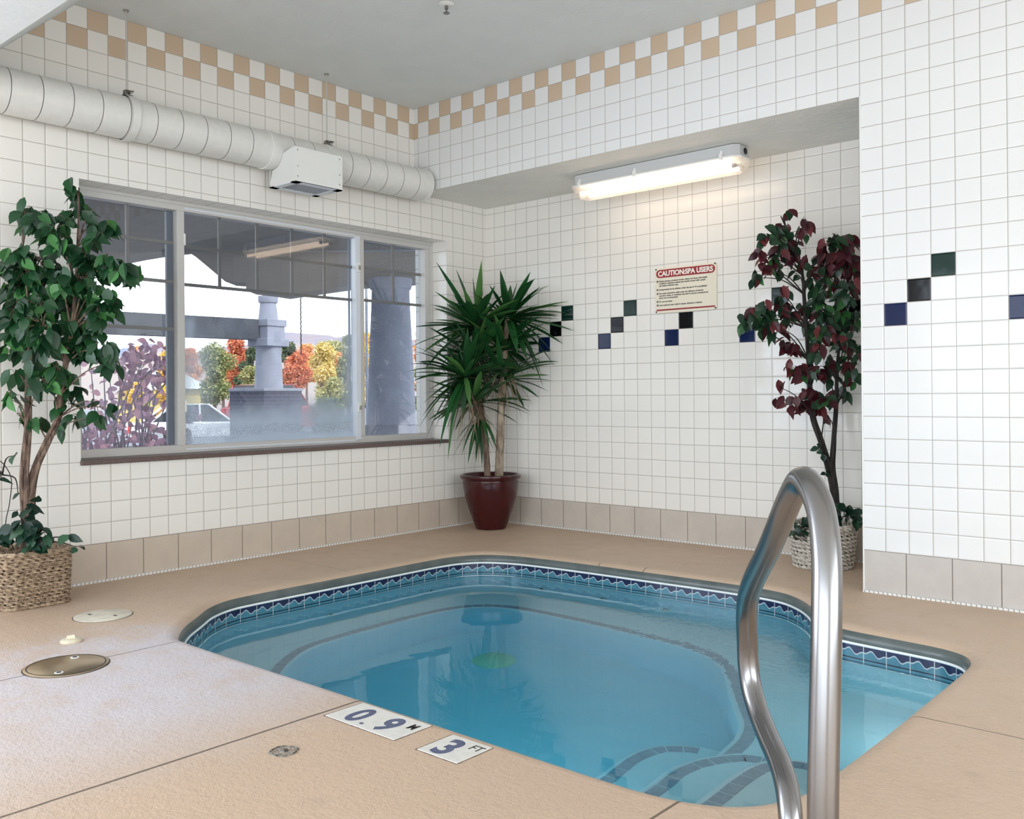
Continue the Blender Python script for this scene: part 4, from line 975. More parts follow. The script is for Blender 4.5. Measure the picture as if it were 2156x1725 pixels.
for px, py, rx, ry, cnt in cl:
    dd = random.uniform(-0.13, 0.10) if px < 170 else random.uniform(-0.10, 0.05)
    cc = P(px, py, dF + dd); cluster(lv, tw, px, py, rx, ry, max(1, round(cnt * 1.6)), dF + dd, 0.06, 0.090, 0.050, nearest_on([T1, T2], cc - Vector((0, 0, 0.10))), limF)
part(lv, 'foliage', m_ficus, fic, smooth=True); part(tw, 'branches', m_bark, fic, smooth=True)
lv = MB(); tw = MB()
for px, py, rx, ry, cnt, L in ((60, 1080, 14, 12, 3, .085), (75, 1058, 8, 6, 1, .09), (50, 1115, 40, 20, 14, .08), (85, 1125, 34, 22, 10, .08), (20, 1130, 25, 20, 9, .08), (60, 1150, 30, 14, 9, .08), (110, 1145, 18, 10, 5, .05), (148, 1138, 10, 8, 2, .07), (160, 1155, 8, 6, 2, .05), (8, 1145, 10, 14, 4, .08), (30, 963, 8, 6, 1, .085), (3, 1018, 6, 12, 1, .09), (38, 1045, 8, 5, 1, .05), (35, 1082, 8, 5, 1, .05)):
    cluster(lv, tw, px, py, rx, ry, cnt, dF - 0.10, 0.04, L, L * 0.62, Vector((FC[0] + 0.03, FC[1], 0.26)) if py > 1050 else P(5, 1000, dF), limF, hang=0.4)
tw.tube(catmull(path_px([(30, 1160, dF), (12, 1110, dF - .02), (20, 1060, dF), (24, 1010, dF), (8, 978, dF), (-12, 965, dF)]), 6, False), 0.0022, 6)
part(lv, 'ivy_leaves', m_ivy, fic, smooth=True); part(tw, 'ivy_stems', m_bark_dark, fic, smooth=True)

# ------------------------------------------------------------------ burgundy ficus (alcove, right)
random.seed(21)
RC = (2.80, -0.245)
red = thing('potted_burgundy_tree', 'burgundy and dark green artificial ficus in a whitewashed basket, half hidden at the alcove edge', 'plant', (RC[0], RC[1], 0))
basket(red, RC, 0.155, 0.178, 0.235, m_wicker_w, 10, 7, tw=0.9)
dR = 5.22
def limR(p):
    p = Vector(p); p.y = min(p.y, -0.035); p.x = min(p.x, XE - 0.045)
    if p.z < 0.25: p.z = max(p.z, 0.06)
    return p
R1 = path_px([(1760, 1110, dR), (1757, 1040, dR), (1748, 995, dR), (1728, 930, dR), (1712, 880, dR), (1706, 820, dR), (1703, 760, dR), (1697, 690, dR), (1693, 620, dR), (1690, 580, dR), (1675, 530, dR), (1655, 480, dR), (1644, 455, dR)])
R2 = path_px([(1764, 1110, dR), (1760, 1040, dR), (1752, 985, dR - .01), (1756, 930, dR - .01), (1760, 860, dR), (1762, 790, dR), (1768, 720, dR), (1776, 650, dR), (1778, 580, dR)])
part(braid([R1, R2], [0.022, 0.020], 2), 'trunk', m_bark_dark, red, smooth=True)
random.seed(22)
lv = MB(); tw = MB()
cr_ = [(1662, 452, 8, 8, 2, .9), (1645, 478, 16, 10, 3, .5), (1618, 490, 18, 10, 3, .1), (1612, 510, 20, 16, 6, .3), (1690, 478, 16, 10, 3, .8), (1683, 496, 18, 8, 3, .5), (1650, 500, 16, 18, 5, .7), (1660, 515, 18, 18, 7, .8), (1640, 530, 18, 14, 6, .6), (1600, 548, 18, 16, 5, .9), (1612, 565, 14, 14, 4, .5), (1592, 590, 12, 12, 4, .3), (1640, 560, 24, 14, 6, .5),
       (1672, 545, 16, 18, 5, .8), (1690, 560, 12, 10, 3, .8), (1672, 582, 9, 16, 1, .0), (1635, 578, 14, 10, 2, .1),
       (1755, 500, 10, 10, 1, 1.), (1750, 515, 36, 12, 8, .3), (1790, 520, 22, 20, 9, .8), (1735, 540, 30, 18, 10, .7), (1770, 550, 32, 26, 16, .85), (1730, 570, 26, 22, 12, .5), (1795, 575, 22, 28, 12, .8), (1745, 600, 30, 22, 12, .3), (1785, 620, 28, 26, 12, .5), (1710, 590, 16, 16, 5, .2), (1715, 625, 20, 16, 6, .2),
       (1650, 620, 18, 8, 4, .8), (1556, 677, 10, 7, 1, 0.), (1570, 690, 12, 12, 5, .0), (1590, 668, 20, 16, 9, .1), (1612, 660, 22, 18, 8, .2), (1615, 690, 22, 20, 10, .2), (1640, 700, 26, 22, 10, .5), (1660, 670, 26, 18, 9, .5), (1640, 645, 24, 14, 7, .2), (1690, 665, 20, 18, 6, .5),
       (1730, 655, 26, 18, 9, .2), (1765, 665, 30, 26, 14, .4), (1795, 690, 20, 28, 11, .3), (1740, 700, 28, 22, 12, .4), (1775, 720, 28, 24, 12, .2), (1710, 700, 18, 16, 6, .4), (1800, 740, 16, 20, 7, .3),
       (1670, 740, 18, 8, 5, 1.), (1655, 735, 14, 10, 4, .9), (1720, 745, 24, 18, 8, .3), (1670, 780, 18, 12, 5, 1.), (1690, 790, 22, 16, 8, .6), (1722, 785, 22, 14, 7, .7), (1750, 770, 20, 16, 7, .1), (1785, 770, 20, 14, 6, .4), (1800, 800, 16, 14, 6, .2), (1745, 800, 24, 14, 6, .1),
       (1645, 820, 12, 6, 1, 1.), (1650, 848, 16, 8, 3, 1.), (1668, 855, 14, 14, 4, 1.), (1688, 862, 12, 16, 3, 1.), (1700, 835, 16, 12, 4, .9), (1720, 840, 18, 14, 6, .7), (1740, 848, 22, 14, 6, .1), (1775, 835, 22, 12, 5, .1), (1728, 870, 14, 14, 4, .8), (1745, 885, 10, 10, 2, 1.)]
for px, py, rx, ry, cnt, pr_ in cr_:
    dd = random.uniform(-0.12, 0.05); cc = P(px, py, dR + dd)
    cluster(lv, tw, px, py, rx, ry, round(cnt * 1.7), dR + dd, 0.06, 0.082, 0.044, nearest_on([R1, R2], cc - Vector((0, 0, 0.08))), limR, mis=(0, 1), wts=(pr_ + 0.001, 1.001 - pr_))
part(lv, 'foliage', [m_redleaf, m_redgreen], red, smooth=True); part(tw, 'branches', m_bark_dark, red, smooth=True)
lv = MB(); tw = MB()
for px, py, rx, ry, cnt, L in ((1690, 1115, 22, 14, 14, .05), (1705, 1095, 14, 12, 7, .05), (1668, 1128, 12, 12, 4, .05), (1690, 1135, 16, 10, 4, .05), (1780, 1085, 30, 18, 16, .06), (1800, 1100, 18, 12, 8, .06), (1770, 1065, 10, 8, 3, .05), (1722, 945, 10, 8, 3, .05), (1740, 1000, 8, 10, 2, .035), (1732, 960, 8, 6, 2, .04), (1750, 1100, 26, 12, 8, .055)):
    if py < 1040: continue
    cluster(lv, tw, px, py, rx, ry, cnt, dR - 0.14 if py > 1040 else dR - 0.03, 0.03, L, L * 0.85, Vector((RC[0], RC[1] - 0.05, 0.24)) if py > 1040 else R1[2], limR, hang=0.3)
part(lv, 'ivy_leaves', m_ivy, red, smooth=True); part(tw, 'ivy_stems', m_bark_dark, red, smooth=True)
lv = MB(); tw = MB()
for px, py, rx, ry, cnt, L in ((1722, 945, 10, 8, 4, .05), (1740, 1000, 8, 10, 3, .035), (1732, 960, 8, 6, 3, .04)): cluster(lv, tw, px, py, rx, ry, cnt, dR - 0.03, 0.03, L, L * 0.85, R1[2], limR, hang=0.3)
part(lv, 'trunk_ivy_leaves', m_ivy, red, smooth=True); part(tw, 'trunk_ivy_stems', m_bark_dark, red, smooth=True)

# ------------------------------------------------------------------ yucca in the corner
random.seed(31)
YC = (0.315, -0.315); dY = 6.79
yu = thing('potted_yucca', 'tall green yucca with long strap leaves in a glossy oxblood pot, in the room corner', 'plant', (YC[0], YC[1], 0))
pp = [(0.100, 0.0), (0.112, 0.004), (0.130, 0.05), (0.163, 0.14), (0.190, 0.23), (0.203, 0.30), (0.207, 0.345), (0.206, 0.362), (0.218, 0.368), (0.226, 0.382), (0.224, 0.396), (0.212, 0.402), (0.200, 0.398), (0.194, 0.38), (0.188, 0.33)]
part(MB().lathe(pp, (YC[0], YC[1], 0), 64, capb=False), 'pot', m_pot, yu, smooth=True, angle=50)
part(MB().lathe([(0.192, 0.335), (0.0, 0.35)], (YC[0], YC[1], 0), 32, capb=False, capa=False), 'potting_soil', m_soil, yu)
def ringed(path, r0, r1):
    q = catmull(path, 10, False); nq = len(q); m = MB(); m.tube(q, [(r0 + (r1 - r0) * i / (nq - 1)) * (1 + 0.05 * (i % 2)) for i in range(nq)], 14); return m
Y1 = path_px([(1050, 1025, dY), (1052, 960, dY), (1054, 900, dY), (1056, 830, dY), (1060, 770, dY), (1066, 700, dY), (1070, 668, dY)])
Y2 = path_px([(1027, 1025, dY - .05), (1024, 960, dY - .05), (1018, 900, dY - .05), (1010, 840, dY - .03), (1002, 780, dY), (1000, 720, dY), (1003, 680, dY)])
Y3 = path_px([(1018, 890, dY - .05), (1000, 850, dY - .12), (985, 810, dY - .16), (978, 790, dY - .18)])
mb = ringed(Y1, 0.032, 0.020); t2 = ringed(Y2, 0.024, 0.015)
part(mb, 'trunk', m_bark_pale, yu, smooth=True); part(t2, 'trunk', m_bark, yu, smooth=True); part(ringed(Y3, 0.012, 0.009), 'trunk', m_bark, yu, smooth=True)
lv = MB(); dead = MB()
def limY(p): p = Vector(p); p.x = max(p.x, 0.03); p.y = min(p.y, -0.03); return p
def blade_to(m, hpx, hpy, hd, tpx, tpy, td, W, sag):
    a = P(hpx, hpy, hd); b = limY(P(tpx, tpy, td)); L = (b - a).length * 1.02
    droop = sag; d = (b - a) / L + Vector((0, 0, droop)); Lr = L * d.length; m.blade(a, d, Lr, W, droop / d.length, 9, random.uniform(-0.7, 0.7))
def clampblades(m):
    m.v = [tuple((max(v[0], 0.012 if v[2] > 2.12 or v[2] < 0.66 or v[1] > -0.46 or v[1] < -3.1 else -0.12), min(v[1], -0.012), v[2])) for v in m.v]
H1, H2, H3, H4 = (1003, 690, dY), (1070, 672, dY), (980, 795, dY - .18), (1012, 880, dY - .05)
for (tx, ty, sag) in [(918, 551, .0), (960, 567, .03), (1014, 548, 0), (995, 585, 0), (1040, 610, .0), (878, 618, .10), (875, 652, .10), (866, 689, .08), (852, 734, .15), (873, 745, .22), (893, 780, .3), (900, 720, .15), (930, 660, .05), (980, 620, 0), (1020, 600, .0), (945, 720, .2), (960, 760, .25), (1050, 720, .2), (1035, 640, .05), (925, 700, .12), (955, 620, .02), (910, 800, .4), (940, 640, .05), (1000, 760, .3)]:
    blade_to(lv, *H1, tx, ty, dY + random.uniform(-.28, .10), random.uniform(.036, .050), sag)
for (tx, ty, sag) in [(1053, 568, 0), (1117, 572, 0), (1127, 585, .02), (1090, 592, 0), (1062, 600, 0), (1197, 635, .10), (1209, 697, .12), (1206, 726, .15), (1180, 773, .3), (1158, 815, .4), (1135, 640, .05), (1160, 700, .15), (1090, 745, .25), (1110, 760, .35), (1140, 790, .4), (1042, 640, 0), (1030, 600, .0), (1125, 690, .15), (1165, 745, .3), (1075, 600, 0), (1150, 660, .1), (1105, 620, 0), (1095, 720, .2), (1170, 665, .08), (1050, 740, .25), (1082, 640, 0)]:
    blade_to(lv, *H2, tx, ty, dY + random.uniform(-.28, .10), random.uniform(.036, .050), sag)
for (tx, ty, sag) in [(881, 902, .35), (894, 932, .5), (902, 870, .3), (890, 850, .2), (925, 945, .6), (943, 968, .7), (915, 905, .4), (930, 880, .4), (990, 860, .3), (1000, 840, .2), (960, 700, .0), (985, 690, 0), (940, 730, .05), (912, 770, .1), (905, 820, .2), (1010, 740, .0), (975, 880, .5), (950, 900, .5), (888, 878, .3), (965, 740, 0), (1020, 800, .15)]:
    blade_to(lv, *H3, tx, ty, dY - .18 + random.uniform(-.22, .12), random.uniform(.032, .044), sag)
for (tx, ty, sag) in [(985, 978, .5), (972, 960, .5), (1002, 975, .5), (1046, 948, .5), (960, 930, .4), (1000, 930, .3), (1040, 900, .3), (950, 850, .1), (1030, 940, .4), (1015, 985, .5)]:
    blade_to(lv, *H4, tx, ty, dY - .05 + random.uniform(-.2, .1), random.uniform(.022, .030), sag)
for hh, cnt in ((H1, 40), (H2, 46), (H3, 46), ((1062, 740, dY), 44), ((1005, 760, dY), 36), ((1058, 800, dY - .02), 22), ((1000, 850, dY - .1), 26)):
    for k in range(cnt):
        a = random.uniform(0, 2 * PI); e = random.uniform(-0.5, 0.7); L_ = random.uniform(90, 135)
        blade_to(lv, *hh, hh[0] + L_ * math.cos(a), hh[1] - 30 + 55 * math.sin(a) + 60 * (0.4 - e), hh[2] + L_ / 290 * 0.8 * math.sin(a), random.uniform(.030, .044), random.uniform(.05, .40))
clampblades(lv)
part(lv, 'foliage', m_yucca, yu, smooth=True)
for hh, cnt in (((1058, 780, dY), 26), ((1003, 780, dY), 22), ((1012, 890, dY - .05), 20), ((985, 830, dY - .15), 16)):
    for k in range(cnt):
        L_ = random.uniform(50, 130); a = random.uniform(-0.9, 0.9)
        blade_to(dead, hh[0], hh[1] - random.uniform(0, 50), hh[2], hh[0] + L_ * math.sin(a) * 0.7, hh[1] + L_ * math.cos(a), hh[2] + random.uniform(-.15, .08), random.uniform(.006, .012), random.uniform(.0, .3))
clampblades(dead); part(dead, 'withered_leaves', m_deadleaf, yu, smooth=True)

# ------------------------------------------------------------------ outside
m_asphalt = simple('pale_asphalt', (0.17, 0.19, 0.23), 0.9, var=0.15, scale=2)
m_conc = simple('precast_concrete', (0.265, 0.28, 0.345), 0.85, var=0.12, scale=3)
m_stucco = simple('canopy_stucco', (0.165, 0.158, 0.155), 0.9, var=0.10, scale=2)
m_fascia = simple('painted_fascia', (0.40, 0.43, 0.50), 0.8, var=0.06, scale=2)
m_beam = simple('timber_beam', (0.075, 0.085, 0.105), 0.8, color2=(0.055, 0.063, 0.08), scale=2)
def brick_mat():
    N = NT('outdoor_brick'); tc = N.n('ShaderNodeNewGeometry'); s_ = N.n('ShaderNodeSeparateXYZ', Vector=tc.outputs['Position'])
    cmb = N.n('ShaderNodeCombineXYZ', X=N.ma('ADD', s_.outputs[0], s_.outputs[1]), Y=s_.outputs[2], Z=0.0)
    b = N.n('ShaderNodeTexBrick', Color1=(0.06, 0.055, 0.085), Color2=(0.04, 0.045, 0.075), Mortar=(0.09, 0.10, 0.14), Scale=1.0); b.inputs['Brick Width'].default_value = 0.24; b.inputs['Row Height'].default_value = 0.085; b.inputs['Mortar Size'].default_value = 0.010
    N.t.links.new(cmb.outputs[0], b.inputs['Vector']); N.bsdf(Base_Color=b.outputs['Color'], Roughness=0.85); return N.m
m_brick = brick_mat()
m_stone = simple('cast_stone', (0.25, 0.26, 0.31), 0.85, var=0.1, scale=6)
GZ = -0.55
struct(MB().box((-400, -260, GZ - 0.2), (-0.34, 400, GZ)), 'ground', m_asphalt)
# hills
def ridge(d, pts, name, c1, c2):
    m = MB(); A = []; B_ = []
    fine = []
    for (x0, y0), (x1, y1) in zip(pts, pts[1:]):
        for k in range(6): t = k / 6; t2 = t * t * (3 - 2 * t); fine.append((x0 + (x1 - x0) * t, y0 + (y1 - y0) * t2))
    fine.append(pts[-1])
    for px, py in fine:
        top = P(px, py, d); f0 = P(px, 835, d * 0.8); f0.z = GZ; f1 = P(px, 835, d * 1.25); f1.z = GZ; A.append((f0, top, f1))
    nA = len(A)
    for a in A: m.v += [tuple(q) for q in a]
    for i in range(nA - 1):
        for j in range(2): m.f.append((i * 3 + j, i * 3 + j + 1, i * 3 + 3 + j + 1, i * 3 + 3 + j)); m.mi.append(0)
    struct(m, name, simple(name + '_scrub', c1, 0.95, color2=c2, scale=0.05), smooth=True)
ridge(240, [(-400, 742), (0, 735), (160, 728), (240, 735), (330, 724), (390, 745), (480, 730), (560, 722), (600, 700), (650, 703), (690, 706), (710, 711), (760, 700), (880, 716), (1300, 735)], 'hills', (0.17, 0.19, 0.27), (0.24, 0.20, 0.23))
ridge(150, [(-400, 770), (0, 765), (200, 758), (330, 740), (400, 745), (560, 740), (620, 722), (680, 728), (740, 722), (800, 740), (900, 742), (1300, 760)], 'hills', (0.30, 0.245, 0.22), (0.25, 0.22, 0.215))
# canopy of the covered entrance
def solid_px(pts, d0, d1, name, mat, root):
    A = [P(x, y, d0) for x, y in pts]; off = fw.copy(); off.z = 0; off = off.normalized() * (d1 - d0); B_ = [a + off for a in A]
    return part(MB().hull(A, B_), name, mat, root)
can = thing('entrance_canopy', 'grey covered entrance canopy with an arched fascia, seen through the window', 'canopy', P(560, 830, 18))
def hpoly(pts, z0, z1, name, mat, root): return part(MB().prism(pts, z0, z1), name, mat, root)
a0 = P(-250, 500, 16.2); a1 = P(1250, 500, 16.2)
ZC = 3.55
c_near = [(-0.34, -6.5), (-0.34, 2.5), (a1.x, a1.y), (a0.x, a0.y)]
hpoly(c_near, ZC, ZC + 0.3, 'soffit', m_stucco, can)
solid_px([(-250, 430), (1250, 430), (1250, 506), (760, 516), (385, 512), (100, 508), (-250, 508)], 16.2, 17.0, 'soffit_beam', m_fascia, can)
arch = [(-250, 640), (120, 640), (150, 590), (175, 560), (215, 549), (275, 537), (330, 528), (380, 523), (395, 530), (412, 541), (435, 560), (455, 577), (474, 593), (518, 596), (518, 612), (560, 617), (592, 622), (745, 600), (900, 590), (1250, 560), (1250, 440), (-250, 440)]
solid_px(arch, 17.2, 17.9, 'arched_fascia', simple('arch_stucco', (0.27, 0.245, 0.23), 0.9, var=0.08, scale=2), can)
# columns
def shaft(prof, px, d, root, name, mat, seg=32):
    c = P(px, 830, d); s_ = d / FPX; pts = [(w * s_ / 2, CAM.z + (830 - y) * s_) for y, w in prof]; return part(MB().lathe(pts, (c.x, c.y, 0), seg), name, mat, root, smooth=True, angle=35)
ca = thing('tapered_column', 'big round tapered concrete column on a stone base outside the right window pane', 'column', (P(824, 830, 17).x, P(824, 830, 17).y, GZ), group='columns that carry the entrance canopy')
shaft([(890, 102), (870, 101), (800, 96), (700, 87), (640, 81), (606, 79)], 824, 17, ca, 'column_shaft', m_conc)
shaft([(606, 84), (602, 88), (590, 92), (584, 92)], 824, 17, ca, 'column_capital', m_conc)
def sqblock(px, d, w, y0, y1, root, name, mat, rot=0.6, to_ground=False):
    c = P(px, 830, d); s_ = d / FPX; h_ = w * s_ / 2; z0 = GZ if to_ground else CAM.z + (830 - y0) * s_; z1 = CAM.z + (830 - y1) * s_
    poly = [(c.x + h_ * math.sqrt(2) * math.cos(rot + k * PI / 2), c.y + h_ * math.sqrt(2) * math.sin(rot + k * PI / 2)) for k in range(4)]
    return part(MB().prism(poly, z0, z1), name, mat, root, bevel=0.01)
sqblock(824, 17, 96, 0, 890, ca, 'column_base', m_stone, 1.05, True)
cb_ = thing('tapered_column', 'slimmer concrete column on a brick pedestal outside the middle window pane', 'column', (P(566, 830, 22).x, P(566, 830, 22).y, GZ), group='columns that carry the entrance canopy')
shaft([(814, 59), (770, 55), (722, 50)], 566, 22, cb_, 'column_shaft', m_conc)
shaft([(680, 46), (668, 41), (632, 33)], 566, 22, cb_, 'column_shaft', m_conc)
shaft([(632, 38), (628, 41), (618, 41)], 566, 22, cb_, 'column_capital', m_conc)
sqblock(566, 22, 48, 722, 670, cb_, 'column_collar', m_conc, 0.93); sqblock(566, 22, 60, 724, 708, cb_, 'collar_moulding', m_conc, 0.93); sqblock(566, 22, 54, 682, 668, cb_, 'collar_moulding', m_conc, 0.93)
sqblock(560, 22, 104, 0, 813, cb_, 'brick_pedestal', m_brick, 0.93, True); sqblock(560, 22, 108, 818, 812, cb_, 'pedestal_cap', m_stone, 0.93)
# beam that runs from the slimmer column to the left
A = P(556, 830, 22); B2 = P(90, 830, 18.6); dv = (B2 - A); dv.z = 0; nv = Vector((-dv.y, dv.x, 0)).normalized() * 0.16
q0, q1 = 2.34, 2.82
bm_ = MB().hull([tuple(Vector((A.x, A.y, 0)) + s1_ * nv + Vector((0, 0, zz))) for s1_, zz in ((-1, q0), (1, q0), (1, q1), (-1, q1))], [tuple(Vector((B2.x, B2.y, 0)) + s1_ * nv + Vector((0, 0, zz))) for s1_, zz in ((-1, q0), (1, q0), (1, q1), (-1, q1))]).build('timber_beam', m_beam)
tag(bm_, 'wide grey horizontal timber beam joined to the slimmer column outside', 'beam')
# brick pier right outside the window, rain chain, light pole
pier = MB().box((-0.95, 0.160, GZ), (-0.45, 0.75, ZC - 0.005)).build('brick_pier', m_brick); tag(pier, 'dark brick pier just outside the right edge of the window', 'pier')
c = P(633, 620, 17.5); mb = MB(); z_ = 2.84
while z_ > 1.80:
    mb.tube([(c.x + 0.012 * math.cos(a), c.y + 0.012 * math.sin(a) * ((int(z_ / 0.045)) % 2), z_ + 0.028 * math.sin(a)) for a in [k * PI / 4 for k in range(8)]], 0.006, 4, closed=True); z_ -= 0.045
ch_ = mb.build('rain_chain', m_dark); tag(ch_, 'thin dark rain chain hanging from the entrance canopy', 'chain')
lp_ = thing('street_lamp', 'thin pale lamp pole outside, left of the big round column', 'lamp post', (P(773, 830, 19).x, P(773, 830, 19).y, GZ))
c = P(773, 830, 19); part(MB().tube([(c.x, c.y, GZ), (c.x, c.y, 3.2)], 0.03, 8), 'lamp_pole', m_fascia, lp_, smooth=True)
c2 = P(505, 830, 24); bo = thing('sign_post', 'short white post beside the brick pedestal outside', 'post', (c2.x, c2.y, GZ)); part(MB().box((c2.x - .04, c2.y - .04, GZ), (c2.x + .04, c2.y + .04, 1.15)), 'post', m_trim, bo); part(MB().box((c2.x - .05, c2.y - .05, 1.15), (c2.x + .05, c2.y + .05, 1.19)), 'post_cap', m_white_metal, bo)

# trees beyond the parking lot
def crown_mat(nm, a, b, c3): return leaf_mat(nm, a, b, c3, rough=0.8, trans=0.3, p2=0.6)
TM = {'olive': crown_mat('olive_needles', (0.10, 0.14, 0.05), (0.26, 0.30, 0.12), (0.50, 0.48, 0.22)), 'red': crown_mat('scarlet_leaves', (0.42, 0.10, 0.06), (0.75, 0.24, 0.12), (0.80, 0.40, 0.22)),
      'orange': crown_mat('orange_leaves', (0.62, 0.20, 0.07), (0.85, 0.38, 0.14), (0.90, 0.60, 0.25)), 'yellow': crown_mat('yellow_leaves', (0.42, 0.32, 0.07), (0.75, 0.55, 0.14), (0.90, 0.75, 0.35)),
      'dark': crown_mat('dark_needles', (0.04, 0.06, 0.05), (0.09, 0.13, 0.08), (0.22, 0.26, 0.12)), 'gold': crown_mat('golden_leaves', (0.70, 0.40, 0.04), (0.90, 0.58, 0.06), (0.95, 0.75, 0.12)), 'lime': crown_mat('pale_green_leaves', (0.20, 0.22, 0.08), (0.42, 0.40, 0.14), (0.62, 0.58, 0.30))}
def tree(px, ytop, w, d, kind, label, seed, conical=False, ybase=None, cat='tree', nleaf=1500):
    w *= 1.18; nleaf = int(nleaf * 1.15); random.seed(seed); c = P(px, 830, d); s_ = d / FPX; ztop = CAM.z + (830 - ytop) * s_; rad = w * s_ / 2
    zb = GZ + 0.25 * (ztop - GZ) if ybase is None else CAM.z + (830 - ybase) * s_
    t = thing('tree' if cat == 'tree' else 'shrub', label, cat, (c.x, c.y, GZ))
    m = MB(); h_ = ztop - zb
    lobes = []
    for k in range(14):
        zz = random.random(); rr = rad * ((1 - zz) * 0.9 + 0.08 if conical else math.sqrt(max(0.05, 1 - (2 * zz - 0.85) ** 2)) * 0.62)
        a = random.uniform(0, 2 * PI); q = rr * random.random() ** 0.5; lobes.append((Vector((c.x + q * math.cos(a), c.y + q * math.sin(a), zb + zz * h_ * 0.9 + 0.05 * h_)), rad * (0.22 if conical else 0.36)))
    ls = max(0.06, 0.0027 * d)
    for k in range(int(nleaf * 2.6)):
        o_, r_ = random.choice(lobes); v = Vector((random.gauss(0, 1), random.gauss(0, 1), random.gauss(0, 1))).normalized() * r_ * random.uniform(0.5, 1.05)
        p = o_ + v; p.z = min(max(p.z, zb), ztop)
        dv_ = Vector((random.uniform(-1, 1), random.uniform(-1, 1), random.uniform(-1, 0.6))); nn_ = v.normalized() + Vector((random.uniform(-.6, .6),) * 3)
        m.card(p, dv_, nn_, ls * random.uniform(0.8, 1.5), ls * random.uniform(0.5, 0.9))
    part(m, 'crown', TM[kind], t)
    q = MB(); q.tube([(c.x, c.y, GZ), (c.x, c.y, GZ + 0.8 * (ztop - GZ))], [0.05 * rad + 0.05, 0.03], 8)
    for k in range(5): lb = lobes[k][0]; q.tube([(c.x, c.y, min(zb, lb.z - 0.2)), tuple(lb)], 0.03, 5)
    part(q, 'trunk' if cat == 'tree' else 'stems', m_bark, t)
tree(452, 716, 95, 40, 'olive', 'broad olive-green pine outside with pale branches, nearest left in the middle pane', 1, ybase=842, nleaf=2600)
tree(500, 706, 70, 46, 'red', 'scarlet autumn tree behind the olive-green pine outside', 2, ybase=800)
tree(530, 716, 60, 45, 'dark', 'dark conifer outside, just left of the slimmer column', 3, True, ybase=812)
tree(528, 768, 46, 43, 'lime', 'low yellow-green tree outside between the dark conifer and the brick pedestal', 4, ybase=815)
tree(400, 730, 60, 62, 'orange', 'orange autumn tree at the fogged left edge of the middle pane', 5, ybase=815)
tree(606, 702, 56, 52, 'dark', 'tall dark green conifer outside, right of the slimmer column', 6, True, ybase=790)
tree(620, 728, 78, 42, 'red', 'red and orange bushy tree outside directly right of the slimmer column', 7, ybase=810, nleaf=1900)
tree(646, 722, 50, 46, 'orange', 'orange tree outside behind the thin rain chain', 8, ybase=800)
tree(676, 712, 80, 40, 'yellow', 'tall yellow-green autumn tree outside, over the red car roof', 9, ybase=852, nleaf=2600)
tree(706, 740, 40, 49, 'orange', 'small orange tree outside, right of the tall yellow tree', 10, ybase=800)
tree(732, 704, 60, 44, 'olive', 'grey-green tree outside at the right edge of the middle pane', 11, ybase=850)
tree(700, 790, 70, 33, 'lime', 'low pale green bush outside below the tall yellow tree', 12, ybase=870, cat='shrub')
tree(775, 690, 56, 42, 'gold', 'golden tree outside between the right pane edge and the big column', 13, ybase=870)
tree(887, 690, 40, 42, 'orange', 'orange tree outside, right of the big round column', 14, ybase=830)
tree(885, 770, 36, 30, 'olive', 'green bush outside, right of the big round column', 15, ybase=880, cat='shrub')
tree(356, 722, 60, 44, 'gold', 'bright golden tree outside at the right edge of the left pane', 16, ybase=815)
tree(290, 800, 50, 34, 'gold', 'low yellow bush outside in front of the pale-roofed house', 17, ybase=840, cat='shrub')
tree(352, 806, 50, 38, 'gold', 'low yellow bush outside, left of the window mullion', 18, ybase=840, cat='shrub')
tree(285, 722, 24, 60, 'orange', 'small orange tree far behind the pale-roofed house', 19, ybase=760, nleaf=500)
tree(700, 716, 110, 68, 'lime', 'wide pale green tree line mass far behind the tall yellow tree', 20, ybase=820, nleaf=2600)
tree(470, 735, 90, 70, 'orange', 'rust-coloured tree far behind the olive-green pine', 21, ybase=820)
tree(694, 836, 104, 28.5, 'dark', 'low dark shrub outside added in place of shaded ground, right of the brick pedestal', 22, ybase=900, cat='shrub')  # added shrub; its dark mass stands in for shadowed ground
# house
hs = thing('house', 'small yellow-walled house with a pale roof, far outside the left pane', 'house', P(310, 830, 48))
hc = P(312, 830, 48); hr_ = rt.copy(); hr_.z = 0; hr_.normalize(); hf = fw.copy(); hf.z = 0; hf.normalize()
def H3(a, b, z): return tuple(Vector((hc.x, hc.y, 0)) + hr_ * a + hf * b + Vector((0, 0, z)))
m_house = simple('ochre_wall', (0.62, 0.48, 0.16), 0.9); m_roof = simple('pale_shingles', (0.62, 0.66, 0.66), 0.8, var=0.1, scale=4)
part(MB().hull([H3(-1.6, 0, GZ), H3(1.6, 0, GZ), H3(1.6, 4, GZ), H3(-1.6, 4, GZ)], [H3(-1.6, 0, 1.5), H3(1.6, 0, 1.5), H3(1.6, 4, 1.5), H3(-1.6, 4, 1.5)]), 'house_wall', m_house, hs)
part(MB().hull([H3(-2.0, -0.3, 1.45), H3(-2.0, 4.3, 1.45), H3(-1.2, 2.0, 2.6)], [H3(2.0, -0.3, 1.45), H3(2.0, 4.3, 1.45), H3(0.6, 2.0, 2.6)]), 'roof', m_roof, hs)
part(MB().hull([H3(-2.05, -0.34, 1.38), H3(-2.05, -0.28, 1.38), H3(-2.05, -0.28, 1.5), H3(-2.05, -0.34, 1.5)], [H3(2.05, -0.34, 1.38), H3(2.05, -0.28, 1.38), H3(2.05, -0.28, 1.5), H3(2.05, -0.34, 1.5)]), 'gutter', m_white_metal, hs)

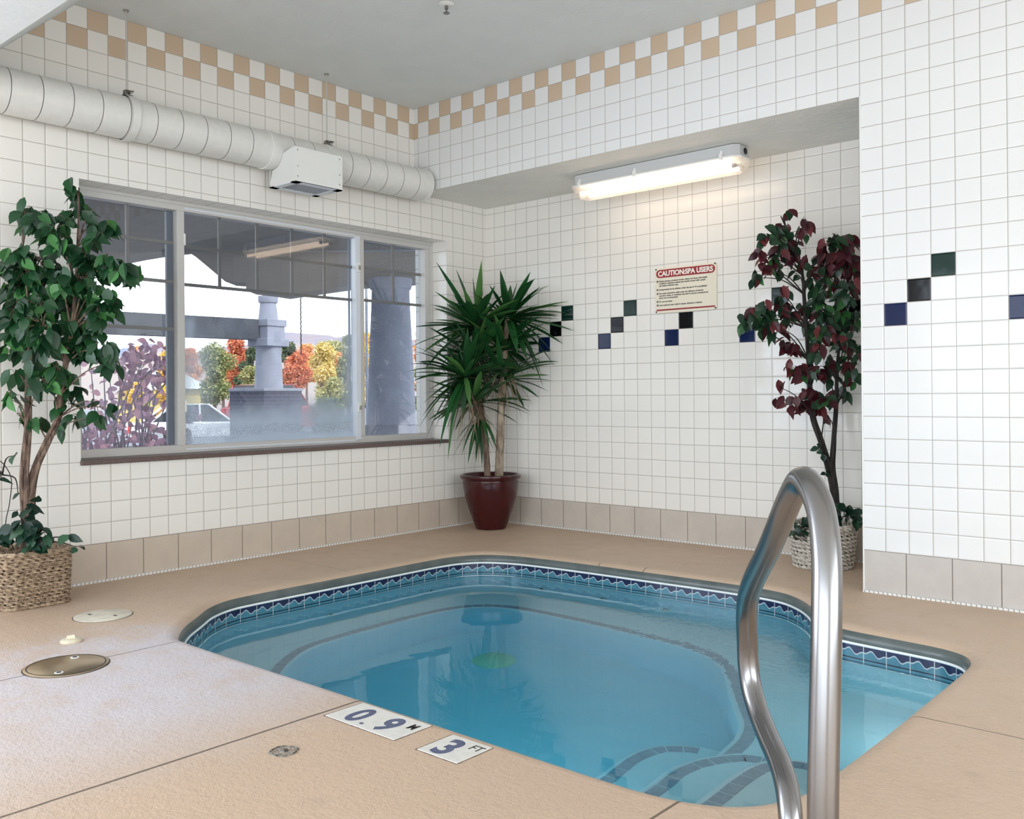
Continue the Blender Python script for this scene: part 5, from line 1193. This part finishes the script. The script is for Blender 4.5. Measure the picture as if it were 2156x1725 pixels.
# cars
def paint(nm, c):
    N = NT(nm); b = N.bsdf(Base_Color=c, Roughness=0.3, Metallic=0.2); b.inputs['Coat Weight'].default_value = 0.6; return N.m
m_cglass = simple('car_glass', (0.03, 0.035, 0.045), 0.06); m_tyre = simple('tyre_rubber', (0.02, 0.02, 0.02), 0.8); m_rim = simple('alloy', (0.6, 0.6, 0.62), 0.3, 0.8)
m_lampred = simple('tail_lamp', (0.45, 0.02, 0.02), 0.2)
def car(label, c, heading, Lc, Wc, Hc, col_, suv, root_name='car'):
    t = thing(root_name, label, 'car', (c.x, c.y, GZ))
    ca_, sa_ = math.cos(heading), math.sin(heading)
    def W3(x, y, z): return (c.x + x * ca_ - y * sa_, c.y + x * sa_ + y * ca_, GZ + z)
    h1 = Hc * 0.56
    side = [(-Lc / 2, 0.28), (-Lc / 2 + 0.05, h1), (-Lc * 0.30, h1 + 0.05) if not suv else (-Lc * 0.42, h1 + 0.04), (Lc * 0.20, h1 + 0.03), (Lc / 2 - 0.12, h1 - 0.14), (Lc / 2, h1 - 0.32), (Lc / 2, 0.28)]
    w = Wc / 2; part(MB().hull([W3(x, -w, z) for x, z in side], [W3(x, w, z) for x, z in side]), 'body', col_, t, bevel=0.05, bseg=3)
    cab = [(-Lc * 0.44, h1), (-Lc * 0.38, Hc - 0.03), (-Lc * 0.30, Hc), (Lc * 0.02, Hc), (Lc * 0.20, h1)] if suv else [(-Lc * 0.36, h1), (-Lc * 0.20, Hc - 0.03), (-Lc * 0.10, Hc), (Lc * 0.06, Hc), (Lc * 0.24, h1)]
    part(MB().hull([W3(x, -w * 0.88, z) for x, z in cab], [W3(x, w * 0.88, z) for x, z in cab]), 'cabin_glass', m_cglass, t, bevel=0.04)
    roof = [(cab[1][0] - 0.02, Hc - 0.03), (cab[2][0], Hc + 0.012), (cab[3][0], Hc + 0.012), (cab[3][0] + 0.10, Hc - 0.06)]
    part(MB().hull([W3(x, -w * 0.86, z) for x, z in roof], [W3(x, w * 0.86, z) for x, z in roof]), 'roof', col_, t, bevel=0.01)
    for (x0_, z0_), (x1_, z1_) in ((cab[0], cab[1]), (cab[4], cab[3]), ((0, h1), (-0.02, Hc))):
        for s1_ in (-1, 1): part(MB().tube([W3(x0_, s1_ * w * 0.885, z0_), W3(x1_, s1_ * w * 0.875, z1_)], 0.035, 6), 'pillar', col_, t)
    for sx_ in (-1, 1):
        for sy_ in (-1, 1):
            x_ = sx_ * Lc * 0.31; a = Vector(W3(x_, sy_ * (w - 0.20), 0.32)); b = Vector(W3(x_, sy_ * (w + 0.01), 0.32)); wh = part(MB().tube([a, b], 0.32, 20), 'wheel', m_tyre, t, smooth=True, angle=40)
            rm = MB().tube([b, b + (b - a).normalized() * 0.01], 0.20, 14).build('rim', m_rim); bpy.context.view_layer.update(); place(rm, wh)
    for sy_ in (-1, 1): part(MB().box((-0.5, -0.5, -0.5), (0.5, 0.5, 0.5)), 'tail_lamp', m_lampred, t) if False else part(MB().hull([W3(-Lc / 2 - 0.01, sy_ * (w - 0.05) + dy_, zz) for dy_, zz in ((-.1, h1 - .28), (.05, h1 - .28), (.05, h1 - .05), (-.1, h1 - .05))], [W3(-Lc / 2 + 0.06, sy_ * (w - 0.05) + dy_, zz) for dy_, zz in ((-.1, h1 - .28), (.05, h1 - .28), (.05, h1 - .05), (-.1, h1 - .05))]), 'tail_lamp', m_lampred, t)
base_h = math.atan2(rt.y, rt.x)
car('white car parked outside, left of the brick pedestal', P(412, 830, 29.5), base_h + 0.5, 4.2, 1.75, 1.32, paint('white_paint', (0.75, 0.77, 0.80)), False)
car('dark red car parked behind the brick pedestal, its roof showing to the right', P(588, 830, 37.5), base_h + 1.0, 4.3, 1.9, 2.02, paint('maroon_paint', (0.30, 0.02, 0.035)), True)
# plum shrub close to the window
random.seed(77)
pl = thing('plum_shrub', 'purple-leaved shrub with tangled branches just outside the left pane', 'shrub', (P(250, 830, 6.6).x, P(250, 830, 6.6).y, GZ))
lv = MB(); tw = MB(); roots = [P(175, 1000, 6.6), P(250, 1000, 6.7), P(300, 1010, 6.5), P(210, 1010, 6.4)]
tips = []
for k in range(46):
    r0 = random.choice(roots).copy(); r0.z = GZ
    tx = random.uniform(150, 400); ty = random.uniform(740 + 0.35 * abs(tx - 270), 960); d_ = random.uniform(6.1, 7.2)
    tip = P(tx, ty, d_); mid = r0.lerp(tip, 0.5) + Vector((random.uniform(-.1, .1), random.uniform(-.1, .1), 0.08))
    q = catmull([r0, mid, tip], 6, False); tw.tube(q, [0.014 - 0.011 * i / (len(q) - 1) for i in range(len(q))], 5, cap=False); tips.append((q, tip))
for q, tip in tips:
    for k in range(17):
        p = q[random.randrange(len(q) // 2, len(q))] + Vector((random.gauss(0, .07), random.gauss(0, .07), random.gauss(0, .06)))
        lv.leaf(p, Vector((random.uniform(-1, 1), random.uniform(-1, 1), random.uniform(-1, .4))), -fw + Vector((random.uniform(-.8, .8), random.uniform(-.8, .8), random.uniform(-.3, .9))), random.uniform(.055, .085), random.uniform(.036, .052), 0.2, 0.2)
for (px, py, cnt) in ((290, 738, 14), (315, 732, 12), (340, 738, 8), (270, 745, 10), (300, 750, 8), (335, 772, 8), (345, 790, 10), (325, 760, 5), (355, 800, 8), (285, 790, 14), (310, 800, 16), (270, 805, 12)):
    c = P(px, py, 6.4)
    for k in range(cnt):
        p = c + rt * random.gauss(0, .035) + up * random.gauss(0, .035) + fw * random.gauss(0, .05)
        lv.leaf(p, Vector((random.uniform(-1, 1), random.uniform(-1, 1), random.uniform(-1, .2))), -fw + Vector((random.uniform(-.8, .8), random.uniform(-.8, .8), random.uniform(-.3, .9))), .07, .042, 0.2, 0.2)
for pts in (((240, 880, 6.4), (265, 800, 6.4), (290, 742, 6.4)), ((260, 900, 6.4), (300, 800, 6.4), (340, 770, 6.4)), ((250, 900, 6.5), (310, 850, 6.5), (355, 800, 6.4))): tw.tube(catmull(path_px(pts), 6, False), 0.006, 5)
part(lv, 'foliage', m_plum, pl, smooth=True); part(tw, 'branches', simple('plum_bark', (0.16, 0.14, 0.20), 0.9), pl, smooth=True)
